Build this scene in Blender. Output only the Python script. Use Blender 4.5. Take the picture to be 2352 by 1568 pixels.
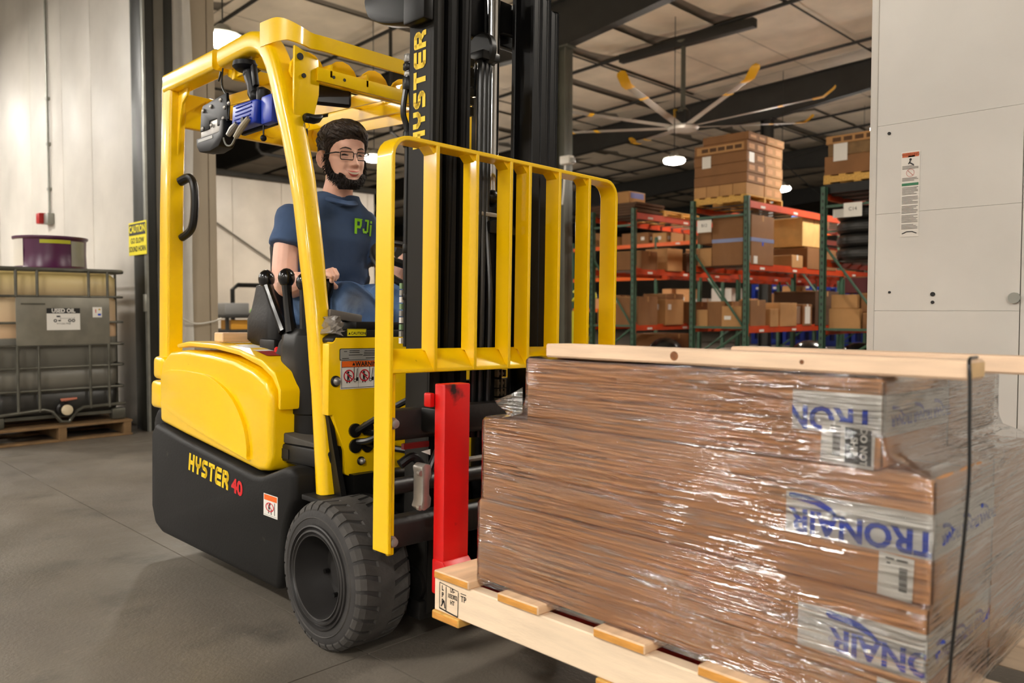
import bpy, bmesh, math, random
from mathutils import Vector, Matrix
random.seed(7)
R_=math.radians
for o in list(bpy.data.objects): bpy.data.objects.remove(o)
SC=bpy.context.scene; COL=SC.collection

# ------------------------------------------------------------------ camera
CAMH=1.062
cd=bpy.data.cameras.new('camera'); cam=bpy.data.objects.new('camera',cd); COL.objects.link(cam)
cam.location=(0,0,CAMH)
_p=R_(2.25); _h=Vector((-math.cos(R_(45)),math.sin(R_(45)),0))
cam.rotation_euler=(_h*math.cos(_p)+Vector((0,0,-math.sin(_p)))).to_track_quat('-Z','Y').to_euler()
cd.sensor_width=36; cd.sensor_fit='HORIZONTAL'; cd.lens=28; cd.clip_start=.05; cd.clip_end=200
cd.dof.use_dof=True; cd.dof.focus_distance=2.75; cd.dof.aperture_fstop=3.2
SC.camera=cam
# ------------------------------------------------------------------ world, exposure
w=bpy.data.worlds.new('world'); SC.world=w; w.use_nodes=True
w.node_tree.nodes['Background'].inputs[0].default_value=(.95,.93,.9,1)
w.node_tree.nodes['Background'].inputs[1].default_value=.03
vs=SC.view_settings; vs.view_transform='Standard'; vs.look='None'; vs.exposure=-.08; vs.gamma=1; vs.use_curve_mapping=False
LAMP_IN=350.   # radiance of the warehouse high bays
LAMP_OUT=200.  # radiance of the unseen lamps put in over the loading room

# ------------------------------------------------------------------ materials
def lin(c):
    return tuple((x/12.92 if x<=.04045 else ((x+.055)/1.055)**2.4) for x in [v/255 for v in c])
MAT={}
def mat(name,c,rough=.5,metal=0,var=.0,vs=6,bump=0,bs=40,coat=0,emit=0,spec=.5,stretch=None,dirt=None,rv=0):
    """procedural material; c = sRGB 0-255; var = noise colour variation; dirt=(colour,scale,low,high)"""
    if name in MAT: return MAT[name]
    m=bpy.data.materials.new(name); m.use_nodes=True; nt=m.node_tree; N=nt.nodes; L=nt.links
    b=N['Principled BSDF']; base=lin(c)
    b.inputs['Base Color'].default_value=(*base,1); b.inputs['Roughness'].default_value=rough
    b.inputs['Metallic'].default_value=metal; b.inputs['Specular IOR Level'].default_value=spec
    if coat: b.inputs['Coat Weight'].default_value=coat; b.inputs['Coat Roughness'].default_value=.08
    if emit:
        b.inputs['Emission Color'].default_value=(*base,1); b.inputs['Emission Strength'].default_value=emit
    tc=N.new('ShaderNodeTexCoord'); mp=N.new('ShaderNodeMapping'); L.new(tc.outputs['Object'],mp.inputs[0])
    if stretch: mp.inputs['Scale'].default_value=stretch
    col=None
    if var:
        nz=N.new('ShaderNodeTexNoise'); nz.inputs['Scale'].default_value=vs; nz.inputs['Detail'].default_value=5; L.new(mp.outputs[0],nz.inputs[0])
        mx=N.new('ShaderNodeMix'); mx.data_type='RGBA'
        mx.inputs[6].default_value=(*[x*(1-var) for x in base],1); mx.inputs[7].default_value=(*[min(1,x*(1+var)) for x in base],1)
        mr=N.new('ShaderNodeMapRange'); mr.inputs[1].default_value=.3; mr.inputs[2].default_value=.7
        L.new(nz.outputs[0],mr.inputs[0]); L.new(mr.outputs[0],mx.inputs[0]); col=mx.outputs[2]
        if rv:
            r2=N.new('ShaderNodeMapRange'); r2.inputs[3].default_value=rough-rv; r2.inputs[4].default_value=rough+rv
            L.new(nz.outputs[0],r2.inputs[0]); L.new(r2.outputs[0],b.inputs['Roughness'])
    if dirt:
        dc,ds,lo,hi=dirt
        n2=N.new('ShaderNodeTexNoise'); n2.inputs['Scale'].default_value=ds; n2.inputs['Detail'].default_value=8; L.new(mp.outputs[0],n2.inputs[0])
        rr=N.new('ShaderNodeMapRange'); rr.inputs[1].default_value=lo; rr.inputs[2].default_value=hi; L.new(n2.outputs[0],rr.inputs[0])
        m2=N.new('ShaderNodeMix'); m2.data_type='RGBA'; L.new(rr.outputs[0],m2.inputs[0])
        if col: L.new(col,m2.inputs[6])
        else: m2.inputs[6].default_value=(*base,1)
        m2.inputs[7].default_value=(*lin(dc),1); col=m2.outputs[2]
    if col: L.new(col,b.inputs['Base Color'])
    if bump:
        n3=N.new('ShaderNodeTexNoise'); n3.inputs['Scale'].default_value=bs; n3.inputs['Detail'].default_value=4; L.new(mp.outputs[0],n3.inputs[0])
        bp=N.new('ShaderNodeBump'); bp.inputs['Strength'].default_value=bump; bp.inputs['Distance'].default_value=.01
        L.new(n3.outputs[0],bp.inputs['Height']); L.new(bp.outputs[0],b.inputs['Normal'])
    MAT[name]=m; return m

YEL=mat('yellow_paint',(246,200,0),.3,coat=.35,spec=.4,var=.03,vs=3,dirt=((150,110,10),30,.74,.86))
BLK=mat('black_paint',(20,19,18),.38,var=.2,vs=8,spec=.3)
BLKM=mat('black_plastic',(24,23,22),.45,spec=.28,var=.12,vs=5,bump=.05,bs=250)
SKIRT=mat('black_cast_body',(25,24,23),.58,spec=.2,var=.15,vs=3,bump=.08,bs=120,dirt=((120,115,95),9,.7,.95))
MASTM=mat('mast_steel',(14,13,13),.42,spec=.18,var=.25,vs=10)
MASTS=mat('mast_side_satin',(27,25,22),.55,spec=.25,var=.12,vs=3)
STEEL=mat('worn_steel',(150,146,140),.36,metal=.5,var=.2,vs=20)
GALV=mat('galvanised',(150,150,142),.42,metal=.6,var=.15,vs=9)
RED=mat('red_paint',(206,4,4),.42,var=.1,vs=4,dirt=((40,6,6),9,.62,.7))
RUB=mat('tyre_rubber',(50,48,47),.75,var=.25,vs=12,bump=.15,bs=90)
RUBW=mat('tyre_scuffed',(64,61,58),.8,var=.3,vs=14,bump=.2,bs=60)
HOSE=mat('hose_rubber',(18,18,18),.32,var=.15,vs=30)
WOOD=mat('pine_lumber',(234,202,170),.6,var=.14,vs=5,stretch=(1,9,9),bump=.1,bs=60)
WOODY=mat('pine_lumber_across',(226,190,152),.6,var=.14,vs=5,stretch=(9,1,9),bump=.1,bs=60)
WOODE=mat('pine_end_grain',(203,142,62),.7,var=.3,vs=9,stretch=(1,1,6),bump=.2,bs=50)
WOODP=mat('pallet_board_yellow',(206,160,80),.7,var=.22,vs=6,stretch=(8,1,8),bump=.2,bs=40)
WOODD=mat('old_pallet_wood',(120,92,58),.8,var=.3,vs=7,bump=.2,bs=40)
CARD=mat('cardboard',(204,148,98),.75,var=.06,vs=4,stretch=(1,1,6))
CARD2=mat('cardboard_dark',(134,92,54),.8,var=.1,vs=3)  # tone lowered to carry the shade on the tall stack's front faces
CARD3=mat('cardboard_light',(178,132,82),.78,var=.08,vs=4)
WHITE=mat('white_label',(226,222,214),.55)
INK=mat('black_ink',(18,17,17),.6)
BLUEI=mat('blue_ink',(8,62,186),.5)
REDI=mat('red_ink',(200,20,40),.5)
ORI=mat('orange_ink',(236,104,24),.5)
GREENI=mat('green_ink',(34,110,70),.5)
LIME=mat('lime_print',(150,226,20),.6)
SGY=mat('sign_yellow',(238,222,10),.5)
GREYL=mat('grey_label',(150,148,142),.4)
ORANGE=mat('orange_beam_paint',(190,62,16),.45,var=.12,vs=4)
GREEN=mat('green_rack_paint',(56,88,68),.5,var=.12,vs=5)
DSTEEL=mat('dark_structural_steel',(38,37,34),.55,var=.15,vs=4)
GSTEEL=mat('grey_column_paint',(86,86,76),.4,var=.12,vs=3)
BLUEP=mat('blue_plastic',(16,52,168),.45,var=.1,vs=3)

# ------------------------------------------------------------------ mesh helpers
ORG={}
PIV=Vector((0,1.3,0)); ROLL=R_(-1.2)      # the truck and its load lean a little to the far side
RROLL=Matrix.Rotation(ROLL,3,'X')
def root_of(p):
    while p.parent: p=p.parent
    return p
class B:
    def __init__(s): s.v=[]; s.f=[]
    def add(s,vs,fs):
        n=len(s.v); s.v+= [tuple(x) for x in vs]; s.f+=[tuple(i+n for i in f) for f in fs]; return s
    def box(s,x0,x1,y0,y1,z0,z1):
        return s.add([(x0,y0,z0),(x1,y0,z0),(x1,y1,z0),(x0,y1,z0),(x0,y0,z1),(x1,y0,z1),(x1,y1,z1),(x0,y1,z1)],
          [(3,2,1,0),(4,5,6,7),(0,1,5,4),(1,2,6,5),(2,3,7,6),(3,0,4,7)])
    def obox(s,c,size,mtx):
        c=Vector(c); hx,hy,hz=[a/2 for a in size]; pts=[]
        for z in(-hz,hz):
            for x,y in((-hx,-hy),(hx,-hy),(hx,hy),(-hx,hy)): pts.append(c+mtx@Vector((x,y,z)))
        return s.add(pts,[(3,2,1,0),(4,5,6,7),(0,1,5,4),(1,2,6,5),(2,3,7,6),(3,0,4,7)])
    def prism(s,poly,ax,a,b):
        """poly: 2D points in the other two axes (cyclic order), extruded from a to b along ax"""
        n=len(poly); P=[]
        for t in(a,b):
            for p,q in poly: P.append({'x':(t,p,q),'y':(p,t,q),'z':(p,q,t)}[ax])
        ar=sum(poly[i][0]*poly[(i+1)%n][1]-poly[(i+1)%n][0]*poly[i][1] for i in range(n))
        flip=(ar>0)^(ax=='y')^(b<a)
        F=[tuple(range(n))[::-1],tuple(range(n,2*n))]+[(i,(i+1)%n,n+(i+1)%n,n+i) for i in range(n)]
        if not flip: F=[f[::-1] for f in F]
        return s.add(P,F)
    def tube(s,pts,r,n=10,cap=True,flat=None):
        pts=[Vector(p) for p in pts]; m=len(pts); rr=r if isinstance(r,(list,tuple)) else [r]*m
        T=[(pts[min(i+1,m-1)]-pts[max(i-1,0)]).normalized() for i in range(m)]
        u=T[0].orthogonal().normalized(); ring=[]
        for i in range(m):
            u=(u-T[i]*u.dot(T[i])).normalized(); v=T[i].cross(u)
            ring.append([pts[i]+(u*math.cos(2*math.pi*k/n)+v*math.sin(2*math.pi*k/n))*rr[i] for k in range(n)])
        return s.loft(ring,cap)
    def loft(s,rings,cap=True,closed=True):
        n=len(rings[0]); V=[p for r in rings for p in r]; F=[]
        for i in range(len(rings)-1):
            for k in range(n if closed else n-1):
                k2=(k+1)%n; F.append((i*n+k,i*n+k2,(i+1)*n+k2,(i+1)*n+k))
        if cap: F.append(tuple(range(n))[::-1]); F.append(tuple(range((len(rings)-1)*n,len(rings)*n)))
        return s.add(V,F)
    def lathe(s,prof,c,ax='z',n=24,cap=True):
        """prof: (radius, height along ax)"""
        c=Vector(c); A={'x':(Vector((0,1,0)),Vector((0,0,1)),Vector((1,0,0))),'y':(Vector((0,0,1)),Vector((1,0,0)),Vector((0,1,0))),'z':(Vector((1,0,0)),Vector((0,1,0)),Vector((0,0,1)))}[ax]
        return s.loft([[c+A[2]*h+(A[0]*math.cos(2*math.pi*k/n)+A[1]*math.sin(2*math.pi*k/n))*r for k in range(n)] for r,h in prof],cap)
    def sphere(s,c,r,n=12,m=8,sc=(1,1,1)):
        c=Vector(c)
        return s.loft([[c+Vector((math.sin(t)*math.cos(p)*r*sc[0],math.sin(t)*math.sin(p)*r*sc[1],-math.cos(t)*r*sc[2])) for p in [2*math.pi*k/n for k in range(n)]] for t in [max(.02,math.pi*j/m-(.02 if j==m else 0)) for j in range(m+1)]])
    def mesh(s,name,m,org=(0,0,0),smooth=False,bev=0,seg=2,ang=35,sub=0):
        o=Vector(org); me=bpy.data.meshes.new(name)
        me.from_pydata([tuple(Vector(p)-o) for p in s.v],[],s.f)
        if m: me.materials.append(m)
        if bev:
            bm=bmesh.new(); bm.from_mesh(me); bmesh.ops.remove_doubles(bm,verts=bm.verts,dist=1e-5)
            ed=[e for e in bm.edges if len(e.link_faces)==2 and e.calc_face_angle(0)>R_(30)]
            bmesh.ops.bevel(bm,geom=ed,offset=bev,segments=seg,profile=.5,affect='EDGES',clamp_overlap=True)
            bm.to_mesh(me); bm.free(); smooth=True
        if len(me.polygons)<30000:
            bm=bmesh.new(); bm.from_mesh(me); bmesh.ops.recalc_face_normals(bm,faces=bm.faces); bm.to_mesh(me); bm.free()
        if smooth:
            me.shade_smooth(); me.set_sharp_from_angle(angle=R_(ang))
        return me
    def part(s,name,m,parent,smooth=False,bev=0,seg=2,label=None,ang=35,kind=None):
        me=s.mesh(name,m,ORG[root_of(parent).name],smooth,bev,seg,ang)
        o=bpy.data.objects.new(name,me); COL.objects.link(o); o.parent=parent
        if label: o['label']=label
        if kind: o['kind']=kind
        return o
    def thing(s,name,m,label,cat,org,group=None,smooth=False,bev=0,seg=2,roll=False,kind=None,ang=35):
        me=s.mesh(name,m,org,smooth,bev,seg,ang); o=bpy.data.objects.new(name,me); COL.objects.link(o)
        return setup(o,org,label,cat,group,roll,kind)
    def struct(s,name,m,org=(0,0,0),smooth=False,bev=0):
        me=s.mesh(name,m,org,smooth,bev); o=bpy.data.objects.new(name,me); COL.objects.link(o); o.location=org
        o['kind']='structure'; ORG[o.name]=Vector(org); return o
def setup(o,org,label,cat,group=None,roll=False,kind=None):
    org=Vector(org); ORG[o.name]=org
    if roll: o.location=PIV+RROLL@(org-PIV); o.rotation_euler=(ROLL,0,0)
    else: o.location=org
    if label: o['label']=label; o['category']=cat
    if group: o['group']=group
    if kind: o['kind']=kind
    return o
def empty(name,label,cat,org,group=None,roll=False):
    o=bpy.data.objects.new(name,None); COL.objects.link(o); o.empty_display_size=.1
    return setup(o,org,label,cat,group,roll)
def copy_tree(o,parent=None):
    c=o.copy(); COL.objects.link(c); c.parent=parent
    for ch in list(o.children): copy_tree(ch,c)
    return c
def inst(ob,parent,loc,rot=None):
    """another piece with the same mesh, under the same thing"""
    c=ob.copy(); COL.objects.link(c); c.parent=parent; c.location=Vector(loc)
    if rot: c.rotation_euler=rot
    return c
def text(body,size,bold=0,ax='left'):
    """2D outline of a text as (verts2d, faces)"""
    cu=bpy.data.curves.new('t','FONT'); cu.body=body; cu.size=size; cu.offset=bold; cu.align_x='CENTER'; cu.align_y='CENTER'; cu.resolution_u=3
    ob=bpy.data.objects.new('t',cu); me=bpy.data.meshes.new_from_object(ob)
    vs=[(v.co.x,v.co.y) for v in me.vertices]; fs=[tuple(p.vertices) for p in me.polygons]
    bpy.data.objects.remove(ob); bpy.data.curves.remove(cu); bpy.data.meshes.remove(me)
    return vs,fs
def flat(shape,o,ux,uy,b=None,sx=1,sy=1,sh=0):
    """lay a 2D shape on the plane o + x*ux + y*uy"""
    vs,fs=shape; o=Vector(o); ux=Vector(ux); uy=Vector(uy); b=b or B()
    b.add([o+ux*(x*sx+sh*y)+uy*(y*sy) for x,y in vs],fs); return b
def rect(w,h,cx=0,cy=0): return ([(cx-w/2,cy-h/2),(cx+w/2,cy-h/2),(cx+w/2,cy+h/2),(cx-w/2,cy+h/2)],[(0,1,2,3)])
def disc(r,cx=0,cy=0,n=20,r0=0):
    if not r0: return ([(cx+r*math.cos(2*math.pi*k/n),cy+r*math.sin(2*math.pi*k/n)) for k in range(n)],[tuple(range(n))])
    v=[(cx+q*math.cos(2*math.pi*k/n),cy+q*math.sin(2*math.pi*k/n)) for q in (r0,r) for k in range(n)]
    return v,[(k,(k+1)%n,n+(k+1)%n,n+k)[::-1] for k in range(n)]
def seg2(p,q,w):
    dx,dy=q[0]-p[0],q[1]-p[1]; l=math.hypot(dx,dy) or 1; nx,ny=-dy/l*w/2,dx/l*w/2
    return ([(p[0]-nx,p[1]-ny),(q[0]-nx,q[1]-ny),(q[0]+nx,q[1]+ny),(p[0]+nx,p[1]+ny)],[(0,1,2,3)])
def poly2(pts): return (list(pts),[tuple(range(len(pts)))])
def merge(*sh):
    V=[];F=[]
    for v,f in sh:
        n=len(V); V+=v; F+=[tuple(i+n for i in q) for q in f]
    return V,F
def shift(sh,dx,dy): return ([(x+dx,y+dy) for x,y in sh[0]],sh[1])
def arc(cx,cy,r,a0,a1,n):
    return [(cx+r*math.cos(R_(a0+(a1-a0)*i/n)),cy+r*math.sin(R_(a0+(a1-a0)*i/n))) for i in range(n+1)]
def rrect(x0,x1,y0,y1,r,n=4):
    return arc(x1-r,y0+r,r,-90,0,n)+arc(x1-r,y1-r,r,0,90,n)+arc(x0+r,y1-r,r,90,180,n)+arc(x0+r,y0+r,r,180,270,n)
def spline(P,k=6):
    P=[Vector(p) for p in P]; Q=[P[0]]+P+[P[-1]]; out=[]
    for i in range(1,len(Q)-2):
        a,b_,c,d=Q[i-1:i+3]
        for j in range(k):
            t=j/k; out.append(.5*((2*b_)+(c-a)*t+(2*a-5*b_+4*c-d)*t*t+(3*b_-a-3*c+d)*t**3))
    out.append(P[-1]); return out
# ================================================================== SETTING
def posmat(name,build):
    m=bpy.data.materials.new(name); m.use_nodes=True; build(m.node_tree,m.node_tree.nodes,m.node_tree.links,m.node_tree.nodes['Principled BSDF']); return m
def _floor(nt,N,L,b):
    g=N.new('ShaderNodeNewGeometry')
    def nz(sc,det,lo,hi,rough=.6):
        n=N.new('ShaderNodeTexNoise'); n.inputs['Scale'].default_value=sc; n.inputs['Detail'].default_value=det; n.inputs['Roughness'].default_value=rough
        L.new(g.outputs['Position'],n.inputs[0]); r=N.new('ShaderNodeMapRange'); r.inputs[1].default_value=lo; r.inputs[2].default_value=hi; L.new(n.outputs[0],r.inputs[0]); return r.outputs[0]
    def mix(f,a,c):
        m=N.new('ShaderNodeMix'); m.data_type='RGBA'; L.new(f,m.inputs[0])
        for i,x in((6,a),(7,c)):
            if isinstance(x,tuple): m.inputs[i].default_value=(*lin(x),1)
            else: L.new(x,m.inputs[i])
        return m.outputs[2]
    c=mix(nz(.9,6,.32,.68),(96,89,80),(120,112,101))
    c=mix(nz(3.5,8,.55,.75),c,(80,75,68)); c=mix(nz(22,6,.62,.8),c,(136,128,116)); c=mix(nz(.5,3,.56,.7),c,(84,79,71))
    L.new(c,b.inputs['Base Color'])
    r=N.new('ShaderNodeMapRange'); r.inputs[3].default_value=.3; r.inputs[4].default_value=.6; L.new(nz(2.2,6,.3,.7),r.inputs[0]); L.new(r.outputs[0],b.inputs['Roughness'])
    bp=N.new('ShaderNodeBump'); bp.inputs['Strength'].default_value=.12; bp.inputs['Distance'].default_value=.01; L.new(nz(60,4,.3,.7),bp.inputs['Height']); L.new(bp.outputs[0],b.inputs['Normal'])
FLOORM=posmat('sealed_concrete',_floor)
def _wall(col,rough,st,scale,wr):
    def f(nt,N,L,b):
        g=N.new('ShaderNodeNewGeometry'); mp=N.new('ShaderNodeMapping'); mp.inputs['Scale'].default_value=st; L.new(g.outputs['Position'],mp.inputs[0])
        n=N.new('ShaderNodeTexNoise'); n.inputs['Scale'].default_value=scale; n.inputs['Detail'].default_value=4; L.new(mp.outputs[0],n.inputs[0])
        n2=N.new('ShaderNodeTexNoise'); n2.inputs['Scale'].default_value=1.3; n2.inputs['Detail'].default_value=6; L.new(g.outputs['Position'],n2.inputs[0])
        m=N.new('ShaderNodeMix'); m.data_type='RGBA'; r=N.new('ShaderNodeMapRange'); r.inputs[1].default_value=.35; r.inputs[2].default_value=.7; L.new(n2.outputs[0],r.inputs[0]); L.new(r.outputs[0],m.inputs[0])
        m.inputs[6].default_value=(*lin(col),1); m.inputs[7].default_value=(*lin([x*.9 for x in col]),1); L.new(m.outputs[2],b.inputs['Base Color'])
        b.inputs['Roughness'].default_value=rough
        bp=N.new('ShaderNodeBump'); bp.inputs['Strength'].default_value=wr; bp.inputs['Distance'].default_value=.012; L.new(n.outputs[0],bp.inputs['Height']); L.new(bp.outputs[0],b.inputs['Normal'])
    return f
VINYL=posmat('white_vinyl_wall',_wall((212,206,196),.46,(9,9,.9),3.2,.11))
PIERM=posmat('white_painted_sheet',_wall((216,211,202),.42,(6,6,1.2),2.5,.16))
CEILM=posmat('ceiling_insulation_facing',_wall((232,218,196),.55,(1,1,1),2.6,.5))
TAN=mat('tan_jamb_sheet',(176,162,140),.45,var=.04,vs=3)

f=B().box(-46,10,-11,47,-.2,-.012).struct('floor',mat('joint_filler',(52,49,45),.8))
SL=4.6; proto=None
jx=-2.03-9*SL; jy=1.40-2*SL
sm=B().box(.003,SL-.003,.003,SL-.003,-.012,0).mesh('slab',FLOORM)
for i in range(11):
    for j in range(12):
        o=bpy.data.objects.new('slab',sm); COL.objects.link(o); o.parent=f; o.location=(jx+i*SL,jy+j*SL,0)
# ceiling: roof rises towards +X
def cz(x): return 7.0+.038*(x+9.43)
c=B().add([(-46,-11,cz(-46)+.06),(10,-11,cz(10)+.06),(10,47,cz(10)+.06),(-46,47,cz(-46)+.06)],[(0,1,2,3)]).struct('ceiling',mat('roof_liner',(120,112,100),.8))
pb=B(); n=6; PX,PY=1.52,4.0
for i in range(n+1):
    for j in range(n+1):
        x,y=i/n,j/n; sag=-.035*(1-(2*x-1)**4)*(1-(2*y-1)**6)
        pb.v.append(((x-.5)*(PX-.015),(y-.5)*(PY-.02),sag))
for i in range(n):
    for j in range(n): a=i*(n+1)+j; pb.f.append((a,a+1,a+n+2,a+n+1))
pm=pb.mesh('ceiling_panel',CEILM,smooth=True)
for i in range(26):
    for j in range(9):
        o=bpy.data.objects.new('ceiling_panel',pm); COL.objects.link(o); o.parent=c
        x=-34+i*PX; o.location=(x,5.0+j*PY,cz(x)+.03); o.rotation_euler=(0,-.038,random.choice((0,math.pi)))
# ---- the wall with the doorway (Y=2.70), left part in vinyl panels, right part in painted sheets
WY=2.70
wl=B().box(-26,-7.42,WY+.03,WY+.30,0,cz(-16)).struct('wall_left',VINYL)
xs=[-7.45,-8.62,-9.55,-10.75,-12.3,-13.6,-14.9,-16.2,-17.5,-18.8,-20.1,-21.4,-22.7,-24]
for a,b_ in zip(xs,xs[1:]):
    B().box(b_+.004,a-.004,WY,WY+.03,.02,cz(-16)-.1).part('wall_panel',VINYL,wl,bev=.008)
B().box(-12.295,-12.28,WY-.012,WY,.3,5).part('wall_seam_batten',VINYL,wl)
wr=B().box(-1.02,10,WY+.012,WY+.30,0,cz(4)).struct('wall_right',PIERM)
for x0,x1 in((-1.012,-.60),(-.597,1.2)):
    zz=[0,.52,1.06,1.375,1.66,2.9,5.2]
    for a,b_ in zip(zz,zz[1:]):
        B().box(x0,x1,WY,WY+.012,a+.0004,b_-.0004).part('wall_sheet',PIERM,wr)
B().box(-1.035,-1.012,WY-.006,WY+.05,0,5.2).part('edge_trim',PIERM,wr,bev=.004)
for (x,z,r) in((-.975,1.632,.005),(-.965,1.12,.004),(-.835,1.112,.007),(-.835,1.087,.005)):
    B().lathe([(r,0),(r,.004)],(x,WY-.004,z),'y',10).part('screw_hole',INK,wr)
e=B().lathe([(.016,0),(.016,.01),(.008,.014)],(-.612,WY-.012,1.098),'y',14,True).part('wall_plug',GALV,wr)
B().box(-7.42,-1.02,WY+.03,WY+.30,5.0,cz(-4)).struct('wall_header',VINYL)
# rear walls of both rooms
B().box(-26,10,-11,-10.8,0,8).struct('wall_front',VINYL)
B().box(9.8,10,-11,47,0,8).struct('wall_right_side',VINYL)
B().box(-26,-25.8,-11,2.9,0,8).struct('wall_left_side',VINYL)
B().box(-46.2,-46,2.9,47,0,7).struct('wall_far_left',VINYL)
BACK=posmat('far_white_wall',_wall((205,196,182),.35,(1,1,.6),2.2,.3))
B().box(-17.2,-17,3.0,12.0,0,4.02).struct('wall_inner_left',BACK)
B().box(-46,10,46.8,47,0,7.4).struct('wall_rear',mat('rear_wall',(120,110,98),.7,var=.1,vs=1))
# panel battens on the inner wall
for y in (7.0,8.2,9.4,10.6,11.8):
    B().box(-16.998,-16.985,y,y+.03,0,4.0).part('wall_batten',BACK,bpy.data.objects['wall_inner_left'])
# ---- door jamb on the left
DK=mat('door_track_dark',(36,36,30),.42,var=.3,vs=2,rv=.1); GT=mat('door_track_grey',(108,104,94),.38,var=.18,vs=2,metal=.2)
B().box(-7.52,-7.40,WY-.012,WY+.03,0,5.2).struct('trim_1',GALV,bev=.003)
B().box(-7.40,-7.17,WY-.05,WY+.06,0,5.2).struct('trim_2',DK,bev=.006)
B().box(-7.17,-7.12,WY-.05,WY-.03,0,5.2).struct('trim_3',GALV,bev=.003)
B().box(-7.32,-7.16,WY+.06,WY+.145,0,5.2).struct('trim_4',GT,bev=.006)
B().box(-7.32,-7.19,WY+.145,WY+.235,0,5.2).struct('trim_5',DK,bev=.006)
dr=B(); rings=[]
for k in range(41):
    z=k*.125; rings.append([(-7.27+.02*math.sin(5*t+z*1.1)+.006*math.sin(17*t+z),WY+.235+.19*t+.012*math.sin(z*2.1+1.4)*t,z) for t in [i/10 for i in range(11)]])
dr.loft(rings,cap=False,closed=False); dr.struct('trim_6',mat('white_jamb_wrap',(212,207,198),.5,var=.06,vs=4,bump=.2,bs=14),smooth=True)
B().box(-7.42,-7.30,WY+.30,WY+.59,0,5.2).struct('trim_7',TAN,bev=.004)
B().box(-7.42,-7.295,WY+.596,WY+.665,0,5.2).struct('trim_8',TAN,bev=.004)
pts=spline([(-7.17,WY+.10,1.03),(-7.2,WY+.25,1.0),(-7.24,WY+.42,.94),(-7.24,WY+.58,.955),(-7.27,WY+.68,.985)])
B().tube(pts,.008,8).thing('extension_cord',mat('white_cord',(222,218,206),.5),'white cord drooping across the tan doorway jamb','cord',(-7.22,WY+.4,.94),smooth=True)
bx=B().box(-7.16,-7.12,WY-.07,WY-.05,1.05,1.2).part('latch_plate',GALV,bpy.data.objects['trim_3'],bev=.004)
# ---- warehouse steel
def ibeam(b,x0,x1,y,zb0,zt0,zb1,zt1,bw=.2,tw=.012,tf=.016):
    """beam along X with web and two flanges, top and bottom heights given at both ends"""
    for (a0,a1),(c0,c1),wd in (((zb0,zb0+tf),(zb1,zb1+tf),bw),((zt0-tf,zt0),(zt1-tf,zt1),bw),((zb0,zt0),(zb1,zt1),tw)):
        b.add([(x0,y-wd/2,a0),(x1,y-wd/2,c0),(x1,y+wd/2,c0),(x0,y+wd/2,a0),(x0,y-wd/2,a1),(x1,y-wd/2,c1),(x1,y+wd/2,c1),(x0,y+wd/2,a1)],[(3,2,1,0),(4,5,6,7),(0,1,5,4),(1,2,6,5),(2,3,7,6),(3,0,4,7)])
XC=-9.9
for k,y in enumerate((11.25,19.1,27.0,34.9)):
    b=B()
    dm=.6
    for x0,x1,d0,d1 in((-40,-22,.6,.85),(-22,-13.6,.85,dm),(-13.6,XC,dm,.88),(XC,-6.2,.88,dm),(-6.2,8,dm,.7)):
        ibeam(b,x0,x1,y,cz(x0)-.2-d0,cz(x0)-.2,cz(x1)-.2-d1,cz(x1)-.2)
    b.struct('roof_rafter',DSTEEL)
    c2=B(); zt=cz(XC)-1.06
    for x0,x1,y0,y1 in((XC-.13,XC-.115,y-.11,y+.11),(XC+.115,XC+.13,y-.11,y+.11),(XC-.13,XC+.13,y-.006,y+.006)): c2.box(x0,x1,y0,y1,0,zt)
    c2.box(XC-.2,XC+.2,y-.13,y+.13,zt-.025,zt); c2.box(XC-.2,XC+.2,y-.13,y+.13,0,.02)
    c2.struct('steel_column',GSTEEL if k==0 else DSTEEL)
for y in (7.1,9.8,14.7,17.9,21.2,23.6,25.6,29.2,32,37):
    B().tube([(-40,y,cz(-40)-.14),(9,y,cz(9)-.14)],.038,6).struct('roof_purlin',DSTEEL)
for x in (-15.6,-12.0,-7.3,-4.6): # slim cross pipes
    B().tube([(x,4,cz(x)-.06),(x,30,cz(x)-.06)],.018,6).struct('roof_pipe',DSTEEL)
for x,y0,y1,z0,z1 in((-11.5,19.3,26.8,6.6,4.6),(-11.5,26.8,19.3,6.6,4.6),(-7.0,19.4,23.0,6.6,5.3)):
    B().tube([(x,y0,z0),(x,y1,z1)],.014,6).struct('cross_brace',DSTEEL)
# wall pipe and girt on the inner left wall
B().tube([(-16.9,3.2,4.08),(-16.9,12,4.08)],.07,8).struct('wall_girt',DSTEEL,smooth=True)
B().tube([(-16.95,6.1,4.0),(-16.95,10.6,1.3)],.02,6).struct('wall_brace_rod',mat('rod_grey',(110,104,96),.5))
b=B().tube([(-16.6,8.6,5.9),(-16.6,8.6,4.65),(-16.6,8.7,4.55),(-16.6,11.5,4.55)],.04,8).struct('drop_pipe',DSTEEL,smooth=True)
b=B().tube([(-13.0,9.6,6.7),(-13.0,9.6,4.6),(-13.0,9.8,4.5),(-13.0,12.5,4.5)],.035,8).struct('drop_pipe',DSTEEL,smooth=True)

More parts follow.
